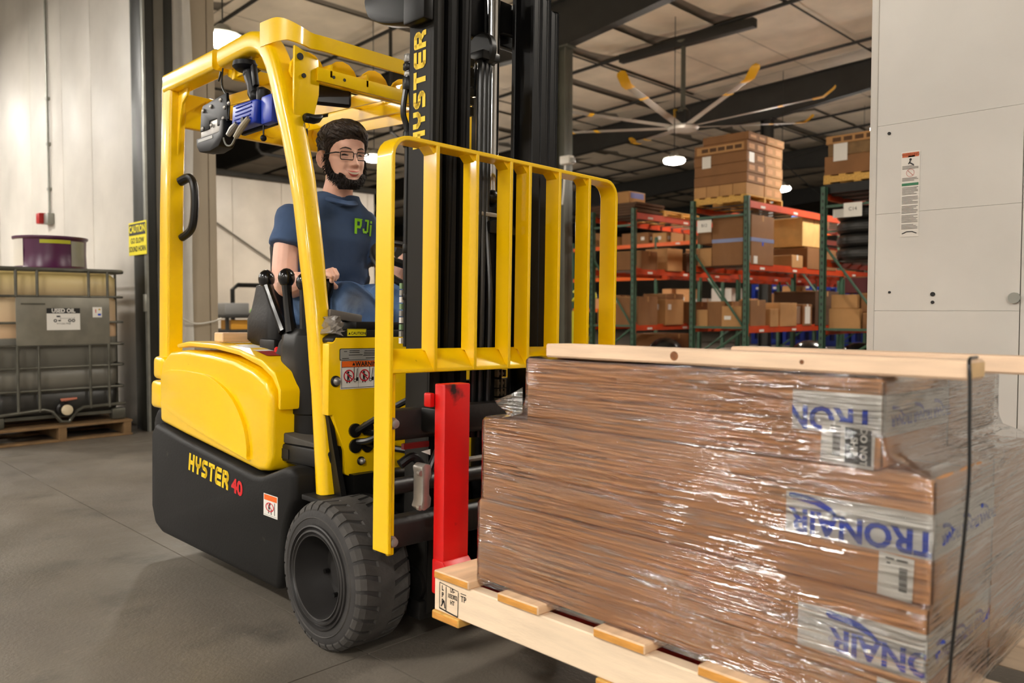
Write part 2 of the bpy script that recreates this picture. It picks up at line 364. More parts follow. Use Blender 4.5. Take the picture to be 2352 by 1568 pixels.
# ================================================================== LAMPS
def lamp(x,y,z,rad,label,ztop=None):
    zt=ztop or cz(x)
    t=empty('high_bay_lamp',label,'lamp',(x,y,z),'high bay lamps')
    B().lathe([(.06,.16),(.09,.13),(.1,.08),(.21,.05),(.205,.02),(.20,.006)],(x,y,z),'z',28).part('housing',GALV,t,smooth=True)
    B().lathe([(.215,.008),(.212,-.02),(.19,-.05),(.12,-.07),(.02,-.078)],(x,y,z),'z',28).part('lens',mat('lamp_lens_%d'%rad,(255,246,232),.4,emit=rad),t,smooth=True)
    B().tube([(x,y,z+.16),(x,y,zt)],.008,6).part('cord',DSTEEL,t)
lamp(-9.2,13.86,4.1,LAMP_IN,'round bright high bay lamp left of the tall carton stack')
lamp(-9.41,18.95,4.1,LAMP_IN,'round bright high bay lamp right of the tall carton stack')
lamp(-13.3,9.4,4.1,LAMP_IN,"round bright high bay lamp just right of the driver's glasses")
lamp(-8.72,4.12,4.1,LAMP_IN,'bright lamp behind the top left corner of the overhead guard')
lamp(-9.3,23.8,4.1,LAMP_IN,'far lamp glowing beside the white rack sign')
for x,y in((-13.3,13.9),(-5.1,13.9),(-13.3,4.6),(-1.0,9.0),(-5.1,23.8),(-1.,18.9),(-1,4.9),(-17.4,14.2),(-21,19),(-25.5,24)):  # last three added to brighten the far part of the warehouse
    lamp(x,y,4.1,LAMP_IN,'unseen high bay lamp hanging from the roof, some of these added for brightness')
def unseen_lamp(x,y,z):  # unseen fixture, long shape chosen for more highlight streaks on the film
    t=empty('unseen_high_bay',"unseen linear high bay lamp over the loading room, placed for its light",'lamp',(x,y,z),'unseen linear high bay lamps')
    B().box(x-.62,x+.62,y-.24,y+.24,z+.012,z+.07).part('housing',GALV,t,bev=.01)
    B().box(x-.58,x+.58,y-.2,y+.2,z,z+.014).part('diffuser',mat('lamp_diffuser',(255,249,240),.4,emit=LAMP_OUT),t)
    for dx in (-.5,.5): B().tube([(x+dx,y,z+.07),(x+dx,y,cz(x))],.004,5).part('cable',DSTEEL,t)
for x,y in((-15.6,-3.4),(-9.6,-3.4),(-3.6,-3.4),(2.4,-3.4),(-18.2,-7.6),(-12.2,-7.6),(-6.2,-7.6),(-.4,-7.6)): unseen_lamp(x,y,4.5)  # unseen lamps, spaced so the wrapped load catches highlights
unseen_lamp(-16.4,.4,4.6); unseen_lamp(-10.9,-.6,4.6)  # first gives the glint on the wall, second added to brighten the left side
for x,y in((6.6,-2.6),(7.2,-6.6)): unseen_lamp(x,y,4.5)  # added to brighten the driver's face and other forward-facing surfaces
# ================================================================== FORKLIFT  (truck frame: +X forward, near side = small Y)
TC=1.8325
def my(y): return 2*TC-y
FL=empty('forklift','yellow and black three wheel electric forklift carrying the wrapped load','forklift',(-2.9,TC,0),roll=True)
def fpart(b,name,m,parent=None,**k): return b.part(name,m,parent or FL,**k)
def sweep(b,path,prof,y):
    """path in the XZ plane at constant y; prof = (across, along y) or list per point"""
    P=[Vector((p[0],0,p[1])) for p in path]; m=len(P); rings=[]
    for i in range(m):
        t=(P[min(i+1,m-1)]-P[max(i-1,0)]).normalized(); nrm=Vector((t.z,0,-t.x)); pr=prof[i] if isinstance(prof[0],list) else prof
        rings.append([P[i]+nrm*a+Vector((0,y+c,0)) for a,c in pr])
    return b.loft(rings)
# ---- black lower body
arch=arc(-2.16,.235,.285,180,139,6)
body=[(-3.60,.20),(-3.56,.125),(-3.48,.10),(-2.47,.10),(-2.452,.2)]+arch+[(-2.372,.505),(-2.382,.532),(-2.44,.532),(-2.52,.505),(-2.60,.478),(-2.66,.472),(-3.30,.535),(-3.56,.57),(-3.605,.52)]
fpart(B().prism(body,'y',1.335,my(1.335)),'lower_body',SKIRT,bev=.022,seg=3)
fpart(B().box(-2.46,-2.02,1.56,my(1.56),.12,.50),'axle_housing',BLK,bev=.02)
fpart(B().box(-2.44,-2.22,1.47,1.56,.30,.52),'wheel_well',BLK)
# ---- yellow battery hood
hood=[(-3.545,.575),(-3.30,.548),(-2.66,.485),(-2.59,.492),(-2.565,.53),(-2.565,.765),(-2.60,.815),(-2.70,.85),(-2.85,.877),(-3.05,.893),(-3.30,.898),(-3.45,.885),(-3.53,.84),(-3.555,.76)]
hd=fpart(B().prism(hood,'y',1.352,my(1.352)),'battery_hood',YEL,bev=.05,seg=5)
em=[(-3.47,.80),(-3.49,.69),(-3.47,.645),(-3.10,.575),(-2.74,.525),(-2.715,.53),(-2.72,.59),(-2.76,.665),(-2.84,.735),(-2.96,.785),(-3.12,.812)]
def smoothpoly(P,k=4):
    n=len(P); out=[]
    for i in range(n):
        a,b_,c,d=[Vector(P[(i+j-1)%n]) for j in range(4)]
        for j in range(k):
            t=j/k; out.append(tuple(.5*((2*b_)+(c-a)*t+(2*a-5*b_+4*c-d)*t*t+(3*b_-a-3*c+d)*t**3)))
    return out
fpart(B().prism(smoothpoly(em),'y',1.338,1.36),'hood_side_swoop',YEL,hd,bev=.009,seg=3)
top=[(-3.42,.902),(-3.30,.913),(-3.05,.910),(-2.85,.893),(-2.68,.858),(-2.60,.825),(-2.555,.78),(-2.553,.715),(-2.535,.712),(-2.532,.785),(-2.575,.845),(-2.67,.885),(-2.85,.917),(-3.05,.933),(-3.30,.935),(-3.42,.92)]
lid=fpart(B().prism(top,'y',1.372,my(1.372)),'hood_lid',YEL,bev=.009,seg=2)
for x0,x1,y0,y1,m in((-2.98,-2.80,1.42,1.50,WHITE),(-2.80,-2.72,1.42,1.50,mat('decal_red',(150,40,30),.5)),(-2.80,-2.68,1.53,1.60,WHITE)):
    za=lambda x:.9335-(.016*(x+3.05)/.2 if x<-2.85 else .016+.0315*(x+2.85)/.18)
    fpart(B().add([(x0,y0,za(x0)+.002),(x1,y0,za(x1)+.002),(x1,y1,za(x1)+.002),(x0,y1,za(x0)+.002)],[(0,1,2,3)]),'lid_decal',m,lid)
for z0,z1,x in((.76,.86,-3.60),(.63,.752,-3.625)):
    for yy in (1.352,my(1.352)-.09): fpart(B().box(x-.03,-3.52,yy,yy+.09,z0,z1),'tail_cover',YEL,bev=.02,seg=3)
fpart(B().prism([(-3.63,.16),(-3.655,.25),(-3.65,.58),(-3.60,.64),(-3.52,.64),(-3.52,.16)],'y',1.36,my(1.36)),'counterweight',SKIRT,bev=.03,seg=3)
# ---- overhead guard
def rr(hx,hy,r=.012): return rrect(-hx,hx,-hy,hy,r,3)
G=empty_guard=None
for y in (1.415,my(1.415)):
    gd=B(); sweep(gd,[(-3.585,.80),(-3.585,1.5),(-3.565,2.0),(-3.565,2.06)],rr(.048,.036),y)
    fpart(gd,'guard_rear_post',YEL,smooth=True)
for y,s in((1.415,1),(my(1.415),-1)):
    b=B()
    leg=[(-2.292,.455),(-2.342,.90),(-2.40,1.22),(-2.468,1.51),(-2.552,1.74),(-2.605,1.87),(-2.648,1.955),(-2.705,2.022),(-2.785,2.055),(-2.87,2.06),(-3.052,2.056)]
    pr=[rr(.033+.006*min(1,i/4),.033+.007*min(1,i/4),.022) for i in range(len(leg))]
    P3=spline([(x,0,z) for x,z in leg],4); pf=[pr[min(len(pr)-1,i//4)] for i in range(len(P3))]
    sweep(b,[(p.x,p.z) for p in P3],pf,y)
    fpart(b,'guard_front_leg',YEL,smooth=True)
    b=B(); sweep(b,[(-3.585,2.056),(-3.092,2.056)],rr(.04,.042,.014),y); fpart(b,'guard_side_rail',YEL,smooth=True)
    fpart(B().prism([(-3.10,2.005),(-3.10,2.06),(-3.07,2.052),(-3.0,2.02),(-2.93,2.015),(-2.93,1.985),(-3.06,1.985)],'y',y+s*.025,y+s*.038),'rail_splice_plate',YEL,bev=.003)
    # rear corner gusset
    fpart(B().prism([(-3.53,2.02),(-3.42,2.02),(-3.43,1.985),(-3.48,1.96),(-3.50,1.90),(-3.53,1.72)],'y',y-s*.0,y+s*.012),'rear_gusset',YEL,bev=.003)
    fpart(B().prism([(y-s*.01,1.985),(y+s*.085,1.955),(y+s*.09,1.89),(y+s*.088,1.83),(y+s*.07,1.755),(y+s*.01,1.73),(y-s*.012,1.73)],'x',-2.525,-2.512),'front_gusset',YEL,bev=.003)
for (yy,zz,r) in((1.425,1.948,.012),(1.44,1.885,.008)):
    fpart(B().lathe([(r,-.001),(r,.006)],(-2.5125,yy,zz),'x',14),'gusset_hole',INK)
hk=fpart(B().loft([[(-2.50+r*1.2*math.cos(t),y,1.738+z+r*math.sin(t)) for t in [2*math.pi*k/12 for k in range(12)]] for y,r,z in((1.437,.012,.0),(1.445,.017,0),(1.475,.017,.0),(1.495,.015,.006),(1.505,.010,.014))]),'guard_bumper',BLK,smooth=True)
rp=fpart(B().box(-3.56,-3.525,1.445,my(1.445),1.87,2.02),'guard_rear_header',YEL,bev=.008)
for yy in (1.60,1.86,2.13): fpart(B().lathe([(.05,0),(.05,.004),(.043,.007)],(-3.525,yy,1.945),'x',20),'header_boss',YEL,rp,smooth=True)
# lateral and long bars
for x,z0,z1 in((-3.03,1.975,2.03),(-2.86,1.985,2.035)):
    fpart(B().box(x-.012,x+.012,1.43,my(1.43),z0,z1),'guard_cross_bar',YEL,bev=.004)
for yy in (1.545,1.70,1.865,2.03,2.185):
    fpart(B().add([(-3.53,yy-.004,1.955),(-2.50,yy-.004,1.90),(-2.50,yy-.004,1.945),(-3.53,yy-.004,2.0),(-3.53,yy+.004,1.955),(-2.50,yy+.004,1.90),(-2.50,yy+.004,1.945),(-3.53,yy+.004,2.0)],[(0,1,2,3),(7,6,5,4),(0,4,5,1),(1,5,6,2),(2,6,7,3),(3,7,4,0)]),'guard_slat',YEL)
sc=[]
for i in range(6):
    yc=1.482+i*.143; sc+=[(yc+.0715*math.cos(a),1.905+.082*math.sin(a)) for a in [math.pi-math.pi*j/8 for j in range(9)]]
fpart(B().prism(sc+[(2.25,1.885),(1.42,1.885)],'x',-2.565,-2.55),'scalloped_cross_bar',YEL,bev=.002,seg=1)
hb=[(-2.70,1.372),(-2.63,1.378),(-2.575,1.392),(-2.535,1.42),(-2.508,1.46),(-2.50,1.52),(-2.50,1.70)]
hb=[(p.x,p.y) for p in spline([(a,c,0) for a,c in hb],3)]; hb=hb+[(x,my(y)) for x,y in hb[::-1]]
def zt(y): d=min(y,my(y)); return 2.034+.062*max(0,min(1,(1.47-d)/.09))**1.3
def zb(y): d=min(y,my(y)); return 1.982+.028*max(0,min(1,(1.46-d)/.06))
fpart(B().loft([[(x,y,zb(y)),(x+.010,y,zb(y)),(x+.010,y,zt(y)),(x,y,zt(y))] for x,y in hb]),'guard_front_header',YEL,smooth=True,ang=50)
fpart(B().box(-2.512,-2.50,1.49,my(1.49),1.878,1.926),'guard_front_bar',YEL,bev=.003)
for yy in (1.555,1.60): fpart(B().lathe([(.006,0),(.006,.002)],(-2.5005,yy,1.903),'x',10),'bar_hole',INK)
# mirror under the guard
mr=fpart(B().obox((-2.60,1.60,1.865),(.03,.16,.075),Matrix.Rotation(R_(-25),3,'Z')),'rear_view_mirror',BLK,bev=.012,seg=3)
fpart(B().obox((-2.588,1.594,1.863),(.012,.14,.055),Matrix.Rotation(R_(-25),3,'Z')),'mirror_glass',mat('mirror_glass',(40,38,37),.25),mr)
fpart(B().tube([(-2.60,1.60,1.90),(-2.58,1.60,1.95)],.008,8),'mirror_stem',BLK,mr)
# grab handle on the rear post
gh=spline([(-3.535,1.43,1.63),(-3.49,1.455,1.645),(-3.455,1.46,1.60),(-3.45,1.46,1.50),(-3.47,1.455,1.42),(-3.535,1.44,1.385)],5)
fpart(B().tube(gh,[.02]*6+[.017]*(len(gh)-6),10),'grab_handle',BLK,smooth=True)
fpart(B().box(-3.665,-3.633,1.40,1.46,1.80,2.06),'strobe_bracket',GALV,bev=.004)
# ---- seat
SEATM=mat('seat_vinyl',(28,26,25),.5,spec=.3,var=.15,vs=6,bump=.1,bs=80)
st=fpart(B().prism([(-3.16,.97),(-3.12,.92),(-2.64,.94),(-2.60,.985),(-2.63,1.02),(-2.80,1.01),(-3.05,1.0),(-3.13,1.03)],'y',1.58,2.05),'seat_cushion',SEATM,bev=.03,seg=3)
fpart(B().prism([(-3.16,.98),(-3.06,1.0),(-3.07,1.15),(-3.09,1.26),(-3.12,1.285),(-3.16,1.27),(-3.17,1.15)],'y',1.69,1.98),'seat_back',SEATM,bev=.035,seg=3)
fpart(B().loft([[(x,y,z) for x,y in rrect(-2.955-a,-2.955+a,1.565-c,1.565+c,min(a,c)*.7)] for a,c,z in((.08,.05,.925),(.115,.065,.95),(.115,.065,1.03),(.095,.055,1.07),(.08,.05,1.12),(.07,.045,1.165),(.05,.035,1.17))]),'seat_side_bolster',SEATM,smooth=True)
fpart(B().loft([[(x+(z-1.2)*-.1,y,z) for x,y in rrect(-2.965-a,-2.965+a,1.60-.03,1.60+.03,a*.8)] for a,z in((.06,1.13),(.05,1.18),(.026,1.23),(.02,1.29),(.028,1.32),(.012,1.335))]),'armrest_stalk',SEATM,smooth=True)
fpart(B().box(-2.92,-2.80,1.49,1.55,.895,.955),'belt_buckle',BLKM,bev=.01)
# ---- lever console, step
con=fpart(B().loft([[(x,y,z) for x,y in rrect(-2.6-a,-2.6+a,1.53-c,1.53+c,min(a,c)*.85,6)] for a,c,z in((.105,.085,.58),(.105,.085,.69),(.112,.09,.695),(.112,.09,.93),(.108,.086,.975),(.085,.065,1.0),(.02,.02,1.003))]),'lever_console',BLKM,smooth=True)
fpart(B().prism([(-2.80,.84),(-2.72,.84),(-2.60,.86),(-2.60,.96),(-2.68,.985),(-2.74,.95),(-2.76,.91),(-2.80,.90)],'y',1.475,1.56),'console_rear_shroud',BLKM,bev=.012)
fpart(B().lathe([(.014,0),(.014,.02),(.008,.026)],(-2.785,1.50,.90),'z',10),'red_button',RED,smooth=True)
def lever(x0,z0,x1,z1,y,name='hydraulic_lever'):
    l=fpart(B().tube(spline([(x0,y,z0),((x0*.5+x1*.5)-.004,y,(z0+z1)/2),(x1,y,z1)],5),[.021,.021,.02,.019,.018,.018,.018,.017,.018,.019,.02],10),name,mat('gloss_black',(16,15,15),.2),smooth=True)
    fpart(B().sphere((x1+.002,y,z1+.012),.031,12,8,(1,1,1.15)),'lever_knob',mat('gloss_black',(16,15,15),.2),l,smooth=True)
lever(-2.665,.985,-2.805,1.172,1.46); lever(-2.615,.985,-2.655,1.172,1.46); lever(-2.56,.985,-2.57,1.155,1.485)
fpart(B().prism([(-2.66,.525),(-2.27,.535),(-2.27,.60),(-2.64,.59)],'y',1.40,1.72),'step_box',BLKM,bev=.01)
fpart(B().box(-2.625,-2.52,1.397,1.402,.54,.575),'step_slot',INK)
fpart(B().prism([(-2.64,.59),(-2.28,.602),(-2.28,.612),(-2.50,.622),(-2.60,.632),(-2.64,.625)],'y',1.405,1.75),'step_mat',mat('rubber_mat',(70,66,60),.8,var=.2,vs=9),bev=.006)
fpart(B().box(-2.62,-2.30,1.42,my(1.42),.52,.56),'floor_plate',BLKM)
# ---- front cowl with its labels
cow=[(1.388,.955),(1.405,.958),(1.415,.975),(my(1.42),.982),(my(1.388),.96),(my(1.388),.50),(1.60,.50)]+arc(1.60,.44,.08,90,150,4)+[(1.50,.50),(1.455,.52),(1.45,.60),(1.405,.72),(1.388,.72)]
cw=fpart(B().prism(cow,'x',-2.29,-2.25),'front_cowl',YEL,bev=.004)
fpart(B().prism([(1.405,.972),(1.44,.99),(1.455,1.0),(my(1.42),1.01),(my(1.42),.955),(1.405,.955)],'x',-2.33,-2.252),'cowl_top_trim',BLKM,cw,bev=.006)
fpart(B().box(-2.36,-2.262,1.50,my(1.44),1.0,1.028),'cowl_shelf',BLKM,cw,bev=.006)
XA=-2.248; U=(0,1,0); V=(0,0,1)
def dec(sh,m,y,z,name='decal',parent=None,x=XA,**k): return fpart(flat(sh,(x,y,z),U,V,**k),name,m,parent or cw)
dec(poly2(rrect(-.078,.078,-.020,.020,.006)),INK,1.505,.919,'plate_border'); dec(poly2(rrect(-.0755,.0755,-.0178,.0178,.005)),GREYL,1.505,.919,'data_plate',x=XA+.0006)
for i,(a,b_,w_) in enumerate(((-.055,.010,.012),(-.02,.012,.04),(-.02,.006,.04),(-.015,-.002,.055),(-.055,-.013,.026),(.045,.012,.05),(.045,.006,.055),(.045,.001,.055),(.04,-.004,.05),(.045,-.013,.04))):
    dec(rect(w_,.0022,a,b_),INK,1.505,.919,'plate_line',x=XA+.0012)
WL=dec(rect(.18,.098),WHITE,1.521,.853,'warning_label')
dec(rect(.172,.022,0,.034),INK,1.521,.853,'label_band',WL,x=XA+.0006); dec(rect(.169,.019,0,.034),ORI,1.521,.853,'label_band',WL,x=XA+.0012)
dec(text('WARNING',.021,.0006),INK,1.54,.886,'label_lettering',WL,x=XA+.0018); dec(poly2([(-.006,-.005),(.006,-.005),(0,.006)]),INK,1.482,.887,'label_triangle',WL,x=XA+.0018)
for k in range(3):
    yy=1.463+k*.062
    dec(disc(.0205,0,0,24,.0165),REDI,yy,.848,'label_pictogram',WL,x=XA+.0022)
    dec(seg2((-.013,.013),(.013,-.013),.004),REDI,yy,.848,'label_pictogram',WL,x=XA+.0022)
    dec(merge(disc(.0042,-.002,.011,10),rect(.008,.016,-.002,-.002),seg2((-.004,-.01),(-.007,-.024),.004),seg2((0,-.01),(.004,-.024),.004),seg2((.001,.003),(.012,-.002),.003)),INK,yy,.848,'label_figure',WL,x=XA+.0015)
    dec(merge(seg2((.021,-.018),(.021,.026),.0025),seg2((.03,-.015),(.034,.022),.0025),disc(.006,.025,-.018,12,.004),rect(.008,.012,.034,-.014),rect(.001,.072,.038,-.006)),INK,yy,.85,'label_truck',WL,x=XA+.0012)
dec(merge(rect(.172,.0015,0,-.0445),rect(.0015,.09,-.0855,-.002)),INK,1.521,.853,'label_border',WL,x=XA+.0012)
C1=dec(rect(.075,.024),SGY,1.492,.992,'caution_label',x=XA+.003); dec(merge(rect(.071,.001,0,.0105),rect(.001,.021,.0355,0),rect(.001,.021,-.0355,0)),INK,1.492,.992,'label_border',C1,x=XA+.0036)
dec(text('CAUTION',.013,.0003),INK,1.498,.989,'label_lettering',C1,x=XA+.0036); dec(poly2([(-.0045,-.004),(.0045,-.004),(0,.0045)]),INK,1.463,.989,'label_triangle',C1,x=XA+.0036)
for yy,zz,r in((1.414,.832,.0185),(1.516,.559,.015)):
    bo=fpart(B().lathe([(r,0),(r,.004),(r*.8,.008)],(-2.25,yy,zz),'x',20),'cowl_bolt_washer',BLK,cw,smooth=True)
    fpart(B().lathe([(r*.72,0),(r*.7,.006),(r*.45,.011),(.002,.013)],(-2.243,yy,zz),'x',16),'cowl_bolt',STEEL,bo,smooth=True)
for yy,zz in((1.490,.664),(1.538,.668),(1.492,.612),(1.54,.610)):
    fpart(B().lathe([(.024,0),(.024,.008),(.014,.010)],(-2.25,yy,zz),'x',18),'hose_grommet',HOSE,cw,smooth=True)
for P in ([(-2.25,1.494,.66),(-2.20,1.51,.69),(-2.12,1.56,.75),(-2.05,1.62,.80)],[(-2.25,1.53,.655),(-2.2,1.56,.655),(-2.08,1.62,.66)],[(-2.25,1.496,.625),(-2.2,1.52,.635),(-2.12,1.56,.68),(-2.06,1.6,.70)],[(-2.25,1.532,.618),(-2.18,1.56,.61),(-2.06,1.62,.60)]):
    fpart(B().tube(spline(P),.011,8),'hydraulic_hose',HOSE,smooth=True)
fpart(B().add([(-2.27,1.40,.72),(-2.27,1.415,.72),(-2.215,1.44,.45),(-2.215,1.42,.45),(-2.30,1.40,.72),(-2.30,1.415,.72),(-2.26,1.44,.45),(-2.26,1.42,.45)],[(0,1,2,3),(7,6,5,4),(0,4,5,1),(1,5,6,2),(2,6,7,3),(3,7,4,0)]),'leg_brace',BLK)
fpart(B().box(-2.325,-2.262,1.445,1.452,.45,.96),'leg_channel',BLK)
fpart(B().prism([(-2.34,1.345),(-2.15,1.345),(-2.10,1.375),(-2.095,1.43),(-2.15,1.52),(-2.34,1.52)],'z',.438,.456),'fender_plate',SKIRT,bev=.004)
fpart(B().prism([(-2.34,my(1.345)),(-2.15,my(1.345)),(-2.10,my(1.375)),(-2.34,my(1.52))],'z',.438,.456),'fender_plate',SKIRT,bev=.004)
# ---- steering wheel and column
sw=fpart(B().lathe([(.165+.014*math.cos(a),.014*math.sin(a)) for a in [2*math.pi*k/10 for k in range(11)]],(0,0,0),'z',32,False),'steering_wheel',BLKM,smooth=True)
sw.matrix_local=Matrix.Translation(Vector((-2.47,1.90,1.24))-ORG[FL.name])@Matrix.Rotation(R_(38),4,'Y'); 
for v in sw.data.vertices: v.co=v.co+ORG[FL.name]
fpart(B().tube([(-2.47,1.90,1.235),(-2.36,1.90,1.0)],.03,10),'steering_column',BLKM,smooth=True)
fpart(B().tube([(-2.56,1.76,1.29),(-2.47,1.90,1.24),(-2.38,2.04,1.19)],.016,8),'steering_spoke',BLKM,smooth=True)
# ---- side lettering
def stroke(paths,w):
    sh=[]
    for p in paths:
        for a,c in zip(p,p[1:]): sh.append(seg2(a,c,w))
        for a in p[1:-1]: sh.append(disc(w/2,a[0],a[1],10))
    return merge(*sh)
def hyster(w=.245):
    """wide block letters, each in a box of width .8 and height 1"""
    t=w/2; A=1-t; Rr=.8-t
    rnd=lambda P:[(p.x,p.y) for p in P]
    Lh=[[(t,0),(t,1)],[(Rr,0),(Rr,1)],[(t,.5),(Rr,.5)]]
    Ly=[[(t,1),(t,.62),(t+.1,.5),(.4,.46),(Rr-.1,.5),(Rr,.62),(Rr,1)],[(.4,.48),(.4,0)]]
    Ls=[[(.78,A),(t+.12,A),(t,A-.13),(t,.63),(t+.12,.52),(Rr-.12,.49),(Rr,.38),(Rr,t+.12),(Rr-.12,t),(.02,t)]]
    Lt=[[(.0,A),(.8,A)],[(.4,A),(.4,0)]]
    Le=[[(.8,A),(t+.1,A),(t,A-.12),(t,t+.12),(t+.1,t),(.8,t)],[(t,.5),(.76,.5)]]
    Lr=[[(t,0),(t,A),(Rr-.12,A),(Rr,A-.12),(Rr,.60),(Rr-.12,.47),(t,.47)],[(.42,.47),(Rr,.2),(Rr,0)]]
    out=[]
    for i,l in enumerate((Lh,Ly,Ls,Lt,Le,Lr)): out.append(shift(stroke(l,w),i*.93,0))
    return merge(*out)
HY=hyster()
# lettering on the black side: reads along +X, slopes down to the front like the hood seam
lb=fpart(flat(HY,(-3.202,1.3335,.416),(1,0,-.081),(.0,0,1),sx=.0648,sy=.071,sh=.01),'side_lettering',SGY if False else mat('lettering_yellow',(244,204,16),.5))
v40=text('40',.075,.003); fpart(flat(v40,(-2.776,1.3335,.409),(1,0,-.081),(0,0,1),sx=1.15,sy=.95),'model_number',mat('lettering_red',(206,20,26),.5))
wx,wz=-2.525,.385
W2=fpart(flat(rect(.088,.125),(wx,1.3338,wz),(1.12,0,0),(0,0,.62)),'side_warning_label',WHITE)
fpart(flat(rect(.08,.03,0,.043),(wx,1.3332,wz),(1.12,0,0),(0,0,.62)),'label_band',ORI,W2)
fpart(flat(merge(text('WARNING',.014,.0003)),(wx+.006,1.3326,wz+.043),(1.12,0,0),(0,0,.62)),'label_lettering',INK,W2)
fpart(flat(merge(disc(.026,-.004,-.008,24,.021),seg2((-.02,.01),(.014,-.026),.004)),(wx,1.3330,wz),(1.12,0,0),(0,0,.62)),'label_pictogram',REDI,W2)
fpart(flat(merge(disc(.005,-.004,.008,10),rect(.01,.022,-.008,-.008),seg2((-.008,-.018),(-.012,-.045),.004),seg2((.004,-.02),(.006,-.048),.004),rect(.003,.07,.026,-.012),rect(.08,.0015,0,-.055)),(wx,1.3332,wz),(1.12,0,0),(0,0,.62)),'label_figure',INK,W2)
# ---- wheels
def tyre(y0,y1,xc,r,face,root,zc=None,rim=True):
    """tyre with lugs, axis along Y, outer side = y0"""
    zc=zc or r; s=1 if y1>y0 else -1; wd=abs(y1-y0)
    prof=[(.62*r,.02),(.64*r,.004),(.70*r,.0),(.84*r,.0),(.90*r,.006),(.955*r,.016),(.975*r,.03),(.975*r,wd-.03),(.93*r,wd-.01),(.7*r,wd),(.62*r,wd-.02)]
    t=fpart(B().lathe([(a,h*s) for a,h in prof],(xc,y0,zc),'y',64,False),'drive_tyre',RUB,root,smooth=True,ang=50)
    # lugs: curved blocks over the shoulder
    n=32; lug=B()
    for side in (0,1):
        for k in range(n):
            a0=2*math.pi*(k+.5*side)/n; da=2*math.pi/n*.80
            pr=[(.905,.004),(.957,.010),(1.0,.026),(1.0,.075)]
            ringv=[]
            for rad,h in pr:
                hh=h if side==0 else wd-h
                bend=.10*(h/.075)**2
                for rr_ in (rad*r,(rad-.06)*r):
                    for aa in (a0+bend,a0+da*(1-.25*(h/.075))+bend): ringv.append((xc+rr_*math.sin(aa),y0+s*hh,zc+rr_*math.cos(aa)))
            R2=[[ringv[i*4+j] for j in (0,1,3,2)] for i in range(4)]
            lug.loft(R2)
    fpart(lug,'tread_lugs',RUBW,t,kind='stuff')
    fpart(B().lathe([(.975*r,s*.07),(.998*r,s*.075),(.998*r,s*(wd-.075)),(.975*r,s*(wd-.07))],(xc,y0,zc),'y',64,False),'tread_band',RUBW,t,smooth=True,ang=40)
    for q,hh in((.965,.0),(.79,-.001),(.685,-.004)):
        if q<.9: fpart(B().lathe([(q*r+.003,s*.001),(q*r,s*(-.003)),(q*r-.003,s*.001)],(xc,y0,zc),'y',56,False),'sidewall_ring',RUBW,t,smooth=True)
    rm=fpart(B().lathe([(.70*r,s*.004),(.695*r,s*-.006),(.675*r,s*-.008),(.66*r,s*.002),(.645*r,s*.004),(.63*r,s*-.006),(.605*r,s*-.008),(.59*r,s*-.001),(.575*r,s*.001),(.565*r,s*-.006),(.55*r,s*-.005),(.535*r,s*.02),(.50*r,s*.085),(.47*r,s*.105),(.30*r,s*.11),(.29*r,s*.09),(.12*r,s*.085),(.01,s*.085)],(xc,y0,zc),'y',56,False),'wheel_rim',mat('rim_black',(44,42,41),.42,var=.15,vs=12),root,smooth=True,ang=30)
    for k in range(7):
        a=2*math.pi*k/7; fpart(B().lathe([(.008,s*.10),(.008,s*.085)],(xc+.42*r*math.sin(a),y0,zc+.42*r*math.cos(a)),'y',8),'wheel_nut',BLK,rm)
    return t
tyre(1.298,1.50,-2.16,.232,0,FL)
tyre(my(1.298),my(1.50),-2.16,.232,0,FL,zc=.256)
for yy in (1.70,1.86): fpart(B().lathe([(.05,0),(.20,.01),(.215,.03),(.215,.12),(.20,.14),(.05,.15)],(-3.22,yy,.22),'y',32),'steer_tyre',RUB,smooth=True)
# ================================================================== MAST, CARRIAGE, BACKREST, FORKS (all part of the truck)
def rail(y0,y1,x0,x1,z0,z1,name,inner):
    """channel upright: web at the outside (y0), flanges towards y1"""
    t=.018; s=1 if y1>y0 else -1; lo,hi=min(y0,y1),max(y0,y1)
    web=(y0,y0+s*t); b=B().box(x0,x1,min(web),max(web),z0,z1)
    b.box(x0,x0+t,lo,hi,z0,z1).box(x1-t,x1,lo,hi,z0,z1)
    return fpart(b,name,inner,bev=.003,seg=1)
for s in (1,-1):
    f=(lambda y:y) if s==1 else my
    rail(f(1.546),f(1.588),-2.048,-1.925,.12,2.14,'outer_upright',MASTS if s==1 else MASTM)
    rail(f(1.597),f(1.641),-2.03,-1.918,.14,2.17,'middle_upright',MASTM)
    rail(f(1.65),f(1.689),-2.02,-1.912,.16,2.42,'inner_upright',MASTM)
for x0,z,hh in((-2.10,2.02,.11),(-2.06,1.3,.08),(-2.10,.25,.12),(-2.10,.75,.08)):
    fpart(B().box(x0,x0+.03,1.60,my(1.60),z,z+hh),'mast_cross_tie',MASTM,bev=.006)
fpart(B().prism([(1.575,2.06),(1.72,2.05),(1.80,2.0),(my(1.80),2.0),(my(1.72),2.05),(my(1.575),2.06),(my(1.575),2.16),(1.575,2.16)],'x',-2.06,-2.03),'mast_top_tie',MASTM,bev=.006)
# work lamp bracket at the top left of the mast
fpart(B().prism(smoothpoly([(-2.24,2.05),(-2.235,2.12),(-2.0,2.16),(-1.945,2.10),(-1.945,1.985),(-2.0,1.965),(-2.12,1.985),(-2.2,2.015)],3),'y',1.51,1.57),'mast_lamp_bracket',MASTM,bev=.01,seg=2)
fpart(B().box(-2.03,-1.925,1.505,1.546,1.955,2.12),'mast_stop_block',MASTM,bev=.008)
# lettering up the near upright: reads upward, letter tops face the rear
fpart(flat(HY,(-1.962,1.5445,1.575),(0,0,1),(-1,0,0),sx=.0668,sy=.06),'mast_lettering',mat('lettering_yellow',(244,204,16),.5))
